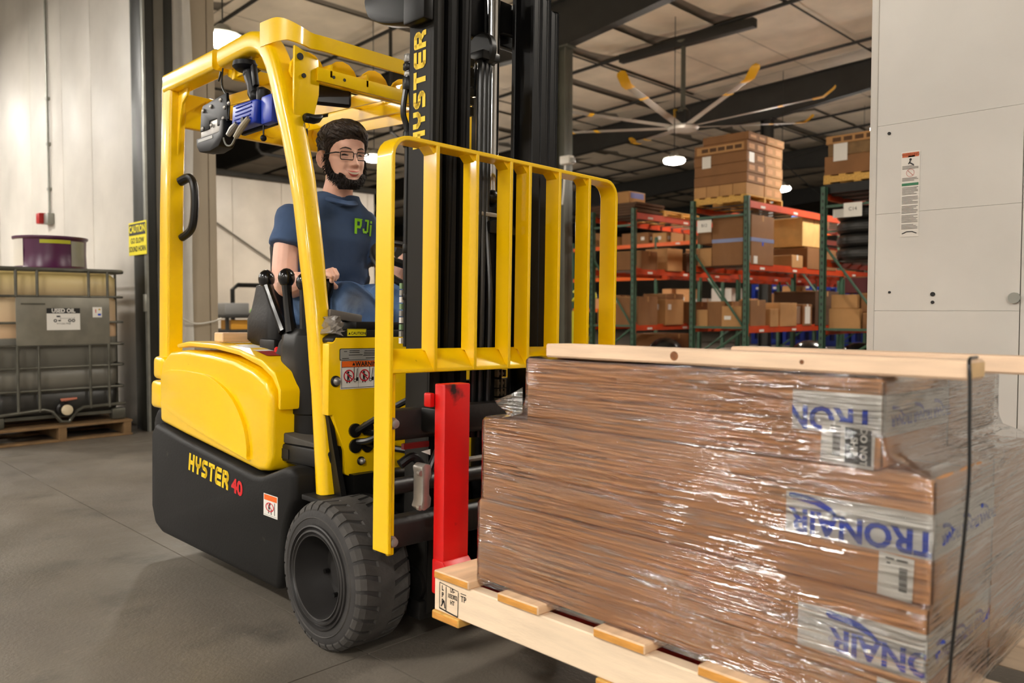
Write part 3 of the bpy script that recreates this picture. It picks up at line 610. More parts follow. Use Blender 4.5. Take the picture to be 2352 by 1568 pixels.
# rollers near the top of the far upright
for yy,zz,xx in((2.052,2.06,-1.945),(2.102,2.025,-1.95)):
    fpart(B().lathe([(.03,0),(.034,.004),(.034,.022),(.028,.026)],(xx-.02,yy-.03,zz),'y',20),'mast_roller',STEEL,smooth=True)
# lift cylinder in the middle, side cylinders
fpart(B().lathe([(.052,0),(.052,1.12),(.056,1.13),(.056,1.2),(.03,1.22)],(-2.0,1.86,.22),'z',20),'lift_cylinder',MASTM,smooth=True)
fpart(B().lathe([(.028,0),(.028,.8)],(-2.0,1.86,1.42),'z',16),'lift_rod',mat('chrome_rod',(200,198,196),.12,metal=1),smooth=True)
ch=B(); 
def chain(y,x,z0,z1,w=.03,name='lift_chain'):
    b=B(); n=int((z1-z0)/.032)
    for k in range(n):
        z=z0+k*.032
        for j in range(3):
            yy=y-w/2+j*w/2
            b.box(x-.008,x+.008,yy-.0035,yy+.0035,z+(.004 if k%2 else .0),z+.028)
        b.box(x-.005,x+.005,y-w/2-.004,y+w/2+.004,z+.010,z+.019)
    return fpart(b,name,mat('oily_chain',(86,78,62),.4,metal=.7,var=.3,vs=40),kind='stuff')
chain(1.862,-1.935,.62,1.375,.034)
chain(1.845,-2.0,1.40,1.93,.016,'hoist_chain'); chain(1.765,-2.0,1.72,1.93,.012,'hoist_chain')
for y0,r,dx in((1.768,.012,0),(1.788,.012,.012),(1.806,.011,.03)):
    fpart(B().tube(spline([(-1.96+dx,y0-.012,.65),(-1.955+dx,y0-.01,1.1),(-1.955,y0,1.36),(-1.955,y0,1.55),(-1.955,y0,1.82),(-1.965,y0+.012,1.885),(-2.0,y0+.03,1.895),(-2.03,y0+.03,1.80)],5),r,10),'mast_hose',HOSE,smooth=True)
fpart(B().lathe([(.055,0),(.062,.006),(.062,.026),(.055,.032)],(-2.0,1.80,1.945),'y',24),'hose_sheave',BLK,smooth=True)
fpart(B().box(-2.02,-1.95,1.775,1.855,1.905,1.935),'sheave_bracket',BLK,bev=.005)
fpart(B().box(-1.985,-1.945,1.74,1.87,1.385,1.40),'hose_clamp',STEEL,bev=.003)
fpart(B().prism([(1.80,1.33),(1.80,1.37),(1.9,1.385),(1.93,1.33)],'x',-1.96,-1.93),'cylinder_head',BLKM,bev=.004)
fpart(B().sphere((-1.96,1.835,1.455),.024,12,8),'hose_guide',BLK,smooth=True)
fpart(B().box(-2.05,-1.99,1.815,1.865,1.62,1.80),'mast_controller_box',BLKM,bev=.006)
# hose run outside the near upright
hr=fpart(B().tube(spline([(-2.062,1.556,.95),(-2.062,1.552,1.3),(-2.064,1.554,1.62),(-2.066,1.538,1.70),(-2.062,1.548,1.79),(-2.052,1.56,1.88)],5),.0095,8),'mast_side_hose',HOSE,smooth=True)
fpart(B().tube(spline([(-2.062,1.572,1.62),(-2.062,1.572,1.70),(-2.062,1.562,1.79)],5),.0085,8),'mast_side_hose',HOSE,smooth=True)
for z,h,r,m in((1.62,.05,.016,BLK),(1.80,.04,.019,BLK),(1.845,.015,.014,STEEL),(1.865,.02,.018,BLK),(1.89,.025,.015,STEEL),(1.28,.03,.013,BLK),(1.13,.02,.013,BLK)):
    fpart(B().lathe([(r*.9,0),(r,.003),(r,h-.003),(r*.9,h)],(-2.062,1.554,z-.03),'z',10),'hose_fitting',m,hr,smooth=True)
for k in range(9):
    fpart(B().box(-2.074,-2.062,1.537,1.557,.96+k*.022,.978+k*.022),'wire_tag',[WHITE,GREYL,mat('tag_green',(120,150,110),.6)][k%3],hr)
# ---- carriage
CARR=mat('carriage_black',(30,27,26),.45,var=.3,vs=12,bump=.1,bs=60)
fpart(B().prism([(-1.905,.775),(-1.845,.775),(-1.845,.70),(-1.86,.685),(-1.905,.685)],'y',1.335,2.325),'carriage_top_bar',CARR,bev=.006)
fpart(B().prism([(-1.905,.46),(-1.86,.46),(-1.845,.445),(-1.845,.375),(-1.905,.375)],'y',1.335,2.325),'carriage_lower_bar',CARR,bev=.006)
for yy in (1.62,my(1.62)): fpart(B().box(-1.915,-1.88,yy-.05,yy+.05,.37,.80),'carriage_side_plate',CARR,bev=.006)
fpart(B().tube([(-1.865,1.34,.552),(-1.865,2.30,.552)],.024,14),'side_shift_cylinder',CARR,smooth=True)
fpart(B().tube([(-1.862,1.45,.552),(-1.862,1.50,.552)],.02,14),'side_shift_rod',mat('bronze_rod',(120,92,74),.3,metal=.8),smooth=True)
fpart(B().tube([(-1.86,1.55,.60),(-1.86,1.80,.60)],.009,10),'side_shift_rod',STEEL,smooth=True)
fpart(B().box(-1.88,-1.868,1.405,1.50,.655,.672),'red_stop_strip',mat('dull_red',(110,14,14),.5))
fpart(flat(poly2([(0,0),(.035,.004),(.035,-.014)]),(-1.843,1.45,.648),U,V),'arrow_mark',WHITE)
fpart(B().tube(spline([(-1.88,1.40,.61),(-1.87,1.44,.63),(-1.86,1.465,.60),(-1.86,1.485,.545)],6),.014,10),'carriage_hose',HOSE,smooth=True)
fpart(B().tube(spline([(-1.85,1.47,.53),(-1.845,1.49,.60),(-1.85,1.53,.66),(-1.87,1.56,.67)],6),.011,10),'carriage_hose',HOSE,smooth=True)
# steel fork stop beside the shank
ls=fpart(B().prism([(1.383,.62),(1.397,.63),(1.418,.625),(1.421,.59),(1.413,.58),(1.413,.54),(1.421,.53),(1.418,.505),(1.395,.495),(1.380,.505),(1.387,.525),(1.387,.60)],'x',-1.80,-1.755),'fork_stop',STEEL,bev=.005)
for zz in (.604,.506): fpart(B().lathe([(.008,0),(.008,.012)],(-1.77,1.383,zz),'x',10),'stop_screw',STEEL,ls)
# ---- forks
def fork(y0,red):
    m=RED if red else BLK
    b=B().prism([(-1.745,.262),(-1.745,.857),(-1.70,.857),(-1.70,.315),(-1.69,.305),(-.55,.287),(-.50,.277),(-.50,.27),(-1.70,.255)],'y',y0,y0+.095)
    o=fpart(b,'fork',m,bev=.004)
    fpart(B().box(-1.845,-1.745,y0+.03,y0+.075,.71,.78),'fork_hook',BLK,o,bev=.005)
    fpart(B().prism([(-1.745,.26),(-1.745,.36),(-1.70,.36),(-1.655,.315),(-1.655,.262)],'y',y0-.004,y0+.099),'fork_heel',m,o,bev=.006)
fork(1.418,True); fork(my(1.418)-.095-.06,True)
fpart(B().box(-1.775,-1.745,1.402,1.42,.79,.83),'fork_latch',RED,bev=.004)
# ---- load backrest
XB=-1.81; D=.062; T=.0125; ZT=1.556
r=.062; path=[(1.3085,.375),(1.3085,1.2)]+[(1.3085+r-r*math.cos(R_(a)),ZT-r+r*math.sin(R_(a))) for a in (0,18,36,54,72,90)]+[(1.86,ZT)]
path=path+[(2*1.82-y,z) for y,z in path[::-1][1:]]
rings=[]
for i,(y,z) in enumerate(path):
    a=Vector(path[max(i-1,0)]); c_=Vector(path[min(i+1,len(path)-1)]); t=(c_-a).normalized(); nn=Vector((t.y,-t.x))
    rings.append([(XB-D-.012,y,z),(XB,y,z),(XB,y+nn.x*T,z+nn.y*T),(XB-D-.012,y+nn.x*T,z+nn.y*T)])
br=fpart(B().loft(rings),'backrest_frame',YEL,bev=.0022,seg=1)
for yy in (1.481,1.638,1.785,1.872,2.018,2.176):
    fpart(B().prism([(XB,ZT-.010),(XB-D,ZT-.010),(XB-D,.945),(XB-.045,.945),(XB-.002,.885),(XB,.90)],'y',yy-T,yy),'backrest_bar',YEL,br,bev=.0015,seg=1)
    fpart(B().prism([(yy-T,ZT-.012),(yy-T-.022,ZT-.012),(yy-T,ZT-.034)],'x',XB-D+.004,XB-.012),'bar_weld',YEL,br)
fpart(B().prism([(XB-.075,.948),(XB-.062,.952),(XB-.006,.896),(XB-.006,.884),(XB-.018,.884),(XB-.066,.936)],'y',1.322,2*1.82-1.322),'backrest_lower_bar',YEL,br,bev=.002,seg=1)
for yy in (1.322,2*1.82-1.322-.022):
    pl=fpart(B().box(XB-.03,XB-.018,yy,yy+.022,.365,.884),'backrest_mount',YEL,br,bev=.002,seg=1)
    for zz in (.742,.405):
        fpart(B().lathe([(.017,0),(.017,.004),(.0125,.004),(.0125,.016),(.009,.018)],(XB-.018,yy+.012,zz),'x',12),'backrest_bolt',STEEL,pl,smooth=True)
# lower mast foot and tilt pivot
fpart(B().box(-2.06,-1.93,1.60,1.70,.09,.40),'mast_foot',BLK,bev=.01); fpart(B().box(-2.06,-1.93,my(1.70),my(1.60),.09,.40),'mast_foot',BLK,bev=.01)
fpart(B().lathe([(.055,0),(.055,.07)],(-1.985,1.53,.20),'y',20),'mast_pivot',BLK,smooth=True)
fpart(B().box(-2.0,-1.93,1.52,1.60,.10,.16),'pivot_cap',BLK,bev=.008)
fpart(B().lathe([(.05,0),(.05,.2)],(-2.11,1.50,.50),'y',18),'drive_motor',BLK,smooth=True)
# ================================================================== THE LOAD (same lean as the truck)
def plank(x0,x1,y0,y1,z0,z1,ax,m,mend,bev=.003):
    """board along ax; its two ends get the end grain material"""
    me=B().box(x0,x1,y0,y1,z0,z1).mesh('plank',m,((x0+x1)/2,(y0+y1)/2,(z0+z1)/2),bev=bev,seg=1); me.materials.append(mend)
    k='xyz'.index(ax)
    for p in me.polygons:
        if abs(p.normal[k])>.9: p.material_index=1
    return me,Vector(((x0+x1)/2,(y0+y1)/2,(z0+z1)/2))
def plank_part(name,parent,*a,**k):
    me,c=plank(*a,**k); o=bpy.data.objects.new(name,me); COL.objects.link(o); o.parent=parent; o.location=c-ORG[root_of(parent).name]; return o
PAL=empty('wooden_pallet','new pine pallet on the red forks under the wrapped cartons','pallet',(-1.0,1.75,.222),roll=True)
for y in (1.362,1.73,2.098):
    s0=plank_part('stringer',PAL,-1.668,-.22,y,y+.038,.247,.338,'x',mat('stringer_pine',(236,212,182),.65,var=.1,vs=4,stretch=(1,8,8),bump=.12,bs=50,dirt=((170,132,96),5,.62,.8)),WOODE)
    if y<1.4: S0=s0
for x in (-1.66,-1.413,-1.106,-.84,-.58,-.362):
    plank_part('deck_board',PAL,x,x+.14,1.352,2.145,.338,.36,'y',WOODY,WOODE)
for x in (-1.672,-1.10,-.34):
    plank_part('bottom_board',PAL,x,x+.11,1.356,2.142,.224,.247,'y',WOODP,WOODE)
def stp(sh,x,z,**k): return flat(sh,(x,1.3610,z),(1,0,.0),(0,0,1),**k)
st=B(); x0,z0=-1.60,.292
for sh in (seg2((-.045,.036),(-.045,-.034),.002),seg2((-.045,-.034),(.0,-.038),.004),seg2((.0,-.038),(.03,-.040),.004),seg2((.03,-.04),(.032,.026),.0025),seg2((-.045,.036),(.032,.028),.002),seg2((-.018,.03),(-.018,-.034),.0025)): stp(sh,x0,z0,b=st)
stp(text('US-\n103302\nHT',.0165,.0004),x0+.008,z0+.008,b=st,sx=.8); stp(text('TP',.022,.0003),x0+.052,z0+.012,b=st,sx=.9); stp(rect(.022,.002,0,0),x0+.052,z0+.026,b=st)
for i in range(3): stp(text(['L','P','P'][i],.018,.0008),x0-.032,z0+.022-.018*i,b=st,sx=.8)
stp(seg2((-.038,-.028),(-.026,-.01),.004),x0,z0,b=st); stp(seg2((-.026,-.01),(-.022,-.03),.004),x0,z0,b=st)
hs_=st.part('heat_stamp',INK,S0,kind='stuff',label='black stamped heat treatment mark'); hs_.location=-S0.location
TAPEM=mat('white_print_tape',(222,219,212),.35)
def swoosh(L=.1,H=.016):
    top=[(0,.2),(.02,.45),(.1,.5),(.35,.42),(.6,.2),(.8,-.25),(1,-1.1)]; bot=[(.95,-1.15),(.72,-.55),(.5,-.25),(.25,-.1),(.06,-.05)]
    return poly2([(x*L,y*H*1.4) for x,y in top+bot])
def carton(name,label,x0,x1,y0,y1,z0,z1,m=CARD,group='cartons of the wrapped load'):
    t=empty(name,label,'carton',((x0+x1)/2,(y0+y1)/2,z0),group,roll=True)
    B().box(x0,x1,y0,y1,z0,z1).part('body',m,t,bev=.007,seg=3)
    B().box(x0+.01,x1-.01,(y0+y1)/2-.003,(y0+y1)/2+.003,z1-.0005,z1+.0012).part('top_flap_seam',CARD2,t)
    B().box(x1-.0005,x1+.0015,y0+.002,y0+.008,z0+.006,z1-.006).part('corner_flap',CARD2,t)
    return t
def tape_front(t,xa,xb,za,zb_,yf,xe,ye,txt,tx,size,sw=None,reg=None):
    """printed tape along the near face to the corner xe and round onto the end face"""
    y=yf-.0012
    tp=B().add([(xa,y,za),(xe+.0012,y,za),(xe+.0012,y,zb_),(xa,y,zb_)],[(0,1,2,3)]).add([(xe+.0022,yf,za),(xe+.0022,ye,za),(xe+.0022,ye,zb_),(xe+.0022,yf,zb_)],[(0,1,2,3)]).part('printed_tape',TAPEM,t,kind='stuff')
    v,f=text(txt,size,size*.034); zc=(za+zb_)/2-.010
    # clip: keep the print between the tape start and the corner
    b=B().add([(max(xa,min(xe,tx-x*1.0)),y-.0012,zc-q) for x,q in v],f); b.part('tape_print',BLUEI,tp,label='blue brand print, upside down')
    if sw: B().add([(sw+px,y-.0012,(za+zb_)/2+.026+pz) for px,pz in swoosh()[0]],swoosh()[1]).part('tape_swoosh',BLUEI,tp)
    if reg: flat(merge(disc(.0055,0,0,16,.0046),text('R',.007)),(reg,y-.0012,zc-.002),(-1,0,0),(0,0,-1)).part('tape_registered_mark',BLUEI,tp)
    for k in range(3):
        yc=yf+.07+k*.11
        if yc+.05<ye:
            v2,f2=text('TRONAIR',.03,.0008); B().add([(xe+.0034,yc+.02-x*.8,zc-q*.9) for x,q in v2],f2).part('tape_print',BLUEI,tp)
            B().add([(xe+.0034,yc-.03+px*.6,zc+.02+pz*.6) for px,pz in swoosh()[0]],swoosh()[1]).part('tape_swoosh',BLUEI,tp)
YF=1.39
c1=carton('long_carton','lowest long brown carton on the pallet, wrapped, nearest the camera',-1.525,-.432,YF,1.742,.361,.572)
c2=carton('long_carton','middle long brown carton with white and blue printed tape and a barcode label',-1.512,-.427,YF,1.742,.5735,.7865)
c3=carton('long_carton','top shorter carton carrying the black do not ship label',-1.357,-.513,YF,1.742,.788,.946)
carton('long_carton','lowest carton of the rear row, hidden behind the wrapped front row',-1.52,-.43,1.747,2.10,.361,.572)
carton('long_carton','middle carton of the rear row, its taped end seen at the right edge',-1.51,-.43,1.747,2.10,.5735,.7865)
carton('long_carton','top carton of the rear row under the far lumber strip',-1.36,-.515,1.747,2.10,.788,.946)
tape_front(c1,-.652,-.432,.448,.528,YF,-.432,1.742,'TRONAIR',-.468,.056,-.60,-.588)
tape_front(c2,-.68,-.427,.652,.728,YF,-.427,1.742,'TRONAIR',-.545,.058,-.675,-.655)
tape_front(c3,-.672,-.513,.845,.918,YF,-.513,1.742,'TRONAIR',-.648,.058)
def labelp(t,x0,x1,z0,z1): return B().add([(x0,YF-.0028,z0),(x1,YF-.0028,z0-.004),(x1+.002,YF-.0028,z1-.004),(x0+.002,YF-.0028,z1)],[(0,1,2,3)]).part('shipping_label',WHITE,t)
def onlab(sh,o,x,z,m,n,ux=(1,0,-.04),uy=(0,0,1)): flat(sh,(x,YF-.0036,z),ux,uy).part(n,m,o)
la=labelp(c3,-.617,-.523,.792,.868)
onlab(merge(*[rect(.002+.002*(i%3==0),.012,0,i*.0042) for i in range(9)]),la,-.585,.812,INK,'barcode',ux=(0,0,1),uy=(0,0,1)); 
bc=B()
for i in range(12): flat(rect(.014,.0016+.0012*(i%3==0)),(-.588,YF-.0036,.808+i*.0034),(1,0,-.04),(0,0,1),b=bc)
bc.part('barcode',INK,la,kind='stuff')
onlab(rect(.046,.062),la,-.550,.826,INK,'black_block')
flat(text('DO NOT\nSHIP',.0165,.0005),(-.549,YF-.0042,.826),(0,0,-1),(1,0,0)).part('label_lettering',WHITE,la)
onlab(merge(rect(.018,.0025,-.0,0),rect(.010,.0025,-.004,-.006)),la,-.590,.858,INK,'label_line'); onlab(rect(.014,.0025),la,-.565,.857,INK,'label_line')
lb=labelp(c2,-.512,-.455,.578,.652)
bc=B()
for i in range(12): flat(rect(.013,.0016+.0012*(i%3==0)),(-.47,YF-.0036,.592+i*.0034),(1,0,-.04),(0,0,1),b=bc)
bc.part('barcode',INK,lb,kind='stuff'); onlab(merge(rect(.014,.003),rect(.006,.003,-.002,-.008)),lb,-.492,.643,INK,'label_line'); onlab(rect(.018,.003),lb,-.472,.642,INK,'label_line')
labelp(c1,-.51,-.455,.37,.435)
# ---- stretch film round the stack
def _film(nt,N,L,b):
    N.remove(b); out=[n for n in N if n.type=='OUTPUT_MATERIAL'][0]
    tc=N.new('ShaderNodeTexCoord')
    def nz(sc,rot,scale,det=3,rough=.5):
        mp=N.new('ShaderNodeMapping'); mp.inputs['Scale'].default_value=sc; mp.inputs['Rotation'].default_value=(0,R_(rot),0); L.new(tc.outputs['Object'],mp.inputs[0])
        n=N.new('ShaderNodeTexNoise'); n.inputs['Scale'].default_value=scale; n.inputs['Detail'].default_value=det; n.inputs['Roughness'].default_value=rough; L.new(mp.outputs[0],n.inputs[0]); return n.outputs[0]
    a=nz((1.3,1.3,42),2.5,1.0,4,.6); c=nz((6,6,120),-1.5,1.0,3); d=nz((1.2,1.2,3.0),0,2.0,2)
    ad=N.new('ShaderNodeMath'); ad.operation='MULTIPLY_ADD'; L.new(c,ad.inputs[0]); ad.inputs[1].default_value=.5; L.new(a,ad.inputs[2])
    # wrinkles gather in patches
    mr=N.new('ShaderNodeMapRange'); mr.inputs[1].default_value=.38; mr.inputs[2].default_value=.62; mr.inputs[3].default_value=.25; mr.inputs[4].default_value=1; L.new(d,mr.inputs[0])
    bp=N.new('ShaderNodeBump'); bp.inputs['Distance'].default_value=.036; L.new(ad.outputs[0],bp.inputs['Height']); L.new(mr.outputs[0],bp.inputs['Strength'])
    tr=N.new('ShaderNodeBsdfTransparent'); tr.inputs[0].default_value=(.975,.97,.965,1)
    gl=N.new('ShaderNodeBsdfGlossy'); gl.inputs['Roughness'].default_value=.09; L.new(bp.outputs[0],gl.inputs['Normal'])
    df=N.new('ShaderNodeBsdfDiffuse'); df.inputs[0].default_value=(.8,.78,.76,1); L.new(bp.outputs[0],df.inputs['Normal'])
    fr=N.new('ShaderNodeFresnel'); fr.inputs[0].default_value=1.55; L.new(bp.outputs[0],fr.inputs['Normal'])
    fm=N.new('ShaderNodeMath'); fm.operation='MULTIPLY_ADD'; fm.inputs[1].default_value=1.7; fm.use_clamp=True; L.new(fr.outputs[0],fm.inputs[0]); sk_=N.new('ShaderNodeMapRange'); sk_.inputs[1].default_value=.55; sk_.inputs[2].default_value=.68; sk_.inputs[3].default_value=.02; sk_.inputs[4].default_value=.28; L.new(c,sk_.inputs[0]); L.new(sk_.outputs[0],fm.inputs[2])
    hz=N.new('ShaderNodeMapRange'); hz.inputs[1].default_value=.45; hz.inputs[2].default_value=.7; hz.inputs[3].default_value=.01; hz.inputs[4].default_value=.10; L.new(a,hz.inputs[0])
    m0=N.new('ShaderNodeMixShader'); L.new(hz.outputs[0],m0.inputs[0]); L.new(tr.outputs[0],m0.inputs[1]); L.new(df.outputs[0],m0.inputs[2])
    m1=N.new('ShaderNodeMixShader'); L.new(fm.outputs[0],m1.inputs[0]); L.new(m0.outputs[0],m1.inputs[1]); L.new(gl.outputs[0],m1.inputs[2])
    L.new(m1.outputs[0],out.inputs[0])
FILM=posmat('stretch_film',_film)
def ringp(x0,x1,y0,y1,r,z,jit):
    P=rrect(x0,x1,y0,y1,r,3); out=[]
    n=len(P)
    for i in range(n):
        a=Vector(P[i]); c_=Vector(P[(i+1)%n]); l=(c_-a).length; k=max(1,int(l/.06))
        for j in range(k): out.append(a+(c_-a)*(j/k))
    return [(p.x+jit*math.sin(i*2.3+z*170),p.y-jit*abs(math.sin(i*1.7+z*120)),z+.003*math.sin(i*.31+z*60)) for i,p in enumerate(out)]
lev=[]
def lv(z,x0,x1,g=.004,j=.0012): lev.append((z,x0-g,x1+g,j))
for k in range(10): lv(.352+k*.0236,-1.525,-.432)
for k in range(9): lv(.5765+k*.0255,-1.513,-.427)
lv(.7895,-1.50,-.435,.003); lv(.802,-1.42,-.462,.002); lv(.816,-1.372,-.50,.003); lv(.835,-1.362,-.508)
for k in range(5): lv(.855+k*.0215,-1.357,-.511)
lev.append((.9495,-1.352,-.516,.0005)); 
N0=len(ringp(-1.53,-.43,YF-.004,2.105,.012,.5,0))
fm=B(); rings=[]
for z,x0,x1,j in lev:
    base=ringp(-1.53,-.43,YF-.005,2.106,.012,z,j)
    rings.append([(x0+(x1-x0)*((p[0]+1.53)/1.10),p[1],p[2]) for p in base])
fm.loft(rings,cap=False)
# film folded over the top edge
tr_=[( (x+.94)*.93-.94,(y-1.748)*.9+1.748,.9505) for x,y,z in rings[-1]]; fm.loft([rings[-1],tr_],cap=False)
FO=fm.thing('stretch_wrap',FILM,'clear glossy stretch film wound around the stacked cartons','plastic wrap',(-.98,1.75,.352),smooth=True,roll=True,ang=60)
# loose film tail at the left step
tl=B().loft([[(-1.44+.01*math.sin(k*1.9),YF-.006-.004*k%2+.02*math.sin(k),.79+.012*k) for k in range(5)],[(-1.40+.012*math.sin(k*2.3),YF-.012,.80+.014*k) for k in range(5)],[(-1.365,YF-.006,.81+.016*k) for k in range(5)]],cap=False,closed=False)
tl.part('film_tail',FILM,FO,smooth=True)
# ---- lumber strips and cord on top
def lumber(label,x0,x1,y0,y1,z0,z1,ax='x',roll=True,m=WOOD):
    me,c=plank(x0,x1,y0,y1,z0,z1,ax,m,mat('pine_sawn_end',(226,190,140),.7,var=.12,vs=20),bev=.004)
    o=bpy.data.objects.new('lumber_strip',me); COL.objects.link(o); return setup(o,c,label,'lumber','loose lumber strips',roll)
l1=lumber('long pale lumber strip on top of the cartons nearest the camera',-1.293,-.378,1.386,1.472,.952,.984)
for x,r in((-.93,.010),(-.655,.0045)):
    kn=B().lathe([(r,0),(r*.9,.0005),(r*.2,.0008)],(x,1.3858,.969),'y',14).mesh('knot',mat('pine_knot',(128,78,40),.7,var=.3,vs=120),ORG[l1.name]); o=bpy.data.objects.new('knot',kn); COL.objects.link(o); o.parent=l1
lumber('second lumber strip on the wrapped load, reaching the right edge of the picture',-.98,-.18,1.70,1.79,.950,.984)
lumber('short lumber piece lying across the yellow hood behind the seat',-3.13,-3.055,1.405,1.86,.937,.975,'y',m=WOODY)
cordp=[(-.392,1.475,.987),(-.385,1.43,.9875),(-.38,1.388,.984),(-.376,1.38,.95),(-.374,1.377,.88),(-.372,1.375,.80),(-.376,1.372,.70),(-.382,1.368,.6),(-.388,1.365,.5),(-.392,1.363,.40),(-.395,1.362,.30)]
B().tube(spline(cordp,4),.0028,8).thing('load_cord','' and None or HOSE,'thin black cord running from the lumber end down the load','cord',(-.38,1.38,.30),smooth=True,roll=True)
# ================================================================== TOTE, DRUM, SIGNS ON THE LEFT
TX=-7.15
tote=empty('liquid_tote','caged plastic liquid tote half full of dark oil with a used oil sign','tote',(-7.7,1.96,.13))
def _tote(nt,N,L,b):
    g=N.new('ShaderNodeNewGeometry'); sx=N.new('ShaderNodeSeparateXYZ'); L.new(g.outputs['Position'],sx.inputs[0])
    n=N.new('ShaderNodeTexNoise'); n.inputs['Scale'].default_value=6; n.inputs['Detail'].default_value=5; L.new(g.outputs['Position'],n.inputs[0])
    cr=N.new('ShaderNodeValToRGB'); e=cr.color_ramp
    mr=N.new('ShaderNodeMapRange'); mr.inputs[1].default_value=.2; mr.inputs[2].default_value=1.4; 
    ad=N.new('ShaderNodeMath'); ad.operation='MULTIPLY_ADD'; ad.inputs[1].default_value=.02; L.new(n.outputs[0],ad.inputs[0]); L.new(sx.outputs[2],ad.inputs[2]); L.new(ad.outputs[0],mr.inputs[0]); L.new(mr.outputs[0],cr.inputs[0])
    e.elements[0].position=0; e.elements[0].color=(*lin((52,50,46)),1); e.elements[1].position=1; e.elements[1].color=(*lin((214,190,120)),1)
    for p,c in((.16,(46,45,42)),(.22,(112,108,98)),(.54,(118,116,108)),(.545,(204,170,134)),(.80,(206,182,146)),(.92,(212,190,136))):
        q=e.elements.new(p); q.color=(*lin(c),1)
    L.new(cr.outputs[0],b.inputs['Base Color']); b.inputs['Roughness'].default_value=.4
TOTEM=posmat('tote_plastic_with_oil_level',_tote)
tk=B(); rings=[]
for z,i in((.20,.07),(.23,.03),(.40,.022),(.41,.034),(.43,.034),(.44,.022),(.585,.022),(.595,.036),(.615,.036),(.625,.022),(1.15,.022),(1.16,.034),(1.18,.034),(1.19,.022),(1.33,.025),(1.37,.06),(1.38,.12)):
    rings.append([(x,y,z) for x,y in rrect(TX-1.15+i,TX-i,1.465+i,2.455-i,.09,5)])
tk.loft(rings); tk.part('tank',TOTEM,tote,smooth=True,ang=60)
CAGE=mat('cage_tube',(92,90,80),.42,metal=.5,var=.3,vs=7)
for z,r in((1.385,.018),(1.172,.010),(.962,.010),(.778,.011),(.602,.011),(.42,.011)):
    P=[(x,y,z) for x,y in rrect(TX-1.165,TX+.012,1.455,2.462,.05,4)]
    B().tube(P+[P[0]],r,8,False).part('cage_hoop',CAGE,tote,smooth=True)
for y in (1.51,1.662,1.81,2.187,2.333):
    for a,c_ in((1.385,1.172),(.778,.25)): B().tube([(TX+.018,y,a),(TX+.018,y,c_)],.0115,8).part('cage_upright',CAGE,tote,smooth=True)
for x in (-7.35,-7.6,-7.9,-8.15): B().tube([(x,2.466,1.385),(x,2.466,.25)],.011,8).part('cage_upright',CAGE,tote,smooth=True)
P=[(TX+.016,1.45,.235),(TX+.016,1.84,.265),(TX+.016,1.90,.245),(TX+.016,1.96,.16),(TX+.016,2.02,.155),(TX+.016,2.08,.235),(TX+.016,2.13,.262),(TX+.016,2.46,.27)]
B().tube(P,.014,8).part('base_rim',CAGE,tote,smooth=True)
B().box(TX-1.16,TX-.02,1.46,2.46,.19,.215).part('base_pan',CAGE,tote)
for y in (1.46,2.36):
    for x in (TX-.09,TX-1.1): B().box(x,x+.09,y,y+.11,.135,.23).part('foot',CAGE,tote,bev=.015,seg=2)
pl=B().box(TX+.024,TX+.03,1.655,2.342,.782,1.165).part('sign_plate',mat('galv_sheet',(128,124,112),.4,metal=.35,var=.22,vs=5,bump=.1,bs=8),tote,bev=.004)
B().box(TX+.03,TX+.033,1.69,1.86,1.105,1.118).part('plate_fold',CAGE,pl)
def ty(u): k=(u-1176)/1829; return -TX*(1+k)/(1-k)
XF=TX+.0335
def tdec(sh,m,y,z,n,p=pl,dx=0,**k): return flat(sh,(XF+dx,y,z),(0,1,0),(0,0,1),**k).part(n,m,p)
cy=(ty(104.3)+ty(182))/2; 
us=tdec(rect(.245,.176),WHITE,cy,.990,'used_oil_sign'); tdec(rect(.245,.042,0,.067),INK,cy,.99,'sign_band',us,.001); tdec(text('USED OIL',.044,.0016),WHITE,cy,1.057,'sign_lettering',us,.002,sx=.92)
tdec(merge(disc(.013,-.06,-.012,14,.006),disc(.013,.045,-.012,14,.006),disc(.013,.072,-.012,14,.006),rect(.02,.01,-.03,-.012),rect(.026,.012,-.038,.022),rect(.09,.002,.03,.006),rect(.002,.03,-.022,.01),rect(.002,.022,.08,.005)),INK,cy,.99,'sign_truck_drawing',us,.001)
tdec(text('917-236-7928',.018),INK,cy,.953,'sign_number',us,.001)
hz=tdec(rect(.072,.085),WHITE,2.245,1.045,'hazard_label'); tdec(poly2([(-.012,0),(0,.012),(.012,0),(0,-.004)]),mat('label_gold',(190,150,30),.5),2.262,1.065,'label_mark',hz,.001); tdec(rect(.024,.016,.016,-.02),BLUEI,2.245,1.045,'label_mark',hz,.001); tdec(rect(.006,.03,-.012,.01),REDI,2.245,1.045,'label_mark',hz,.001)
vb=B().lathe([(.05,-.06),(.06,-.02),(.06,.0),(.045,.012)],(TX+.03,1.985,.262),'x',20).part('valve',BLK,tote,smooth=True)
B().lathe([(.04,0),(.042,.006),(.042,.026),(.036,.03)],(TX+.045,1.995,.255),'x',20).part('valve_cap',mat('cap_cream',(206,190,158),.6),vb,smooth=True)
B().tube([(TX+.04,1.955,.335),(TX+.04,2.075,.342)],[.014,.009],8).part('valve_handle',mat('handle_salmon',(186,112,88),.6),vb,smooth=True)
B().box(TX+.03,TX+.05,1.95,1.98,.28,.335).part('valve_stem',BLK,vb)
opal=empty('tote_pallet','worn old wooden pallet under the liquid tote','pallet',(-7.7,1.96,0))
for y in (1.42,1.93,2.43): plank_part('stringer',opal,TX-1.2,TX+.06,y,y+.06,.018,.112,'x',WOODD,WOODD)
for k in range(7): plank_part('deck_board',opal,TX+.06-.125-k*.178,TX+.06-k*.178,1.41,2.50,.112,.132,'y',WOODD,WOODD)
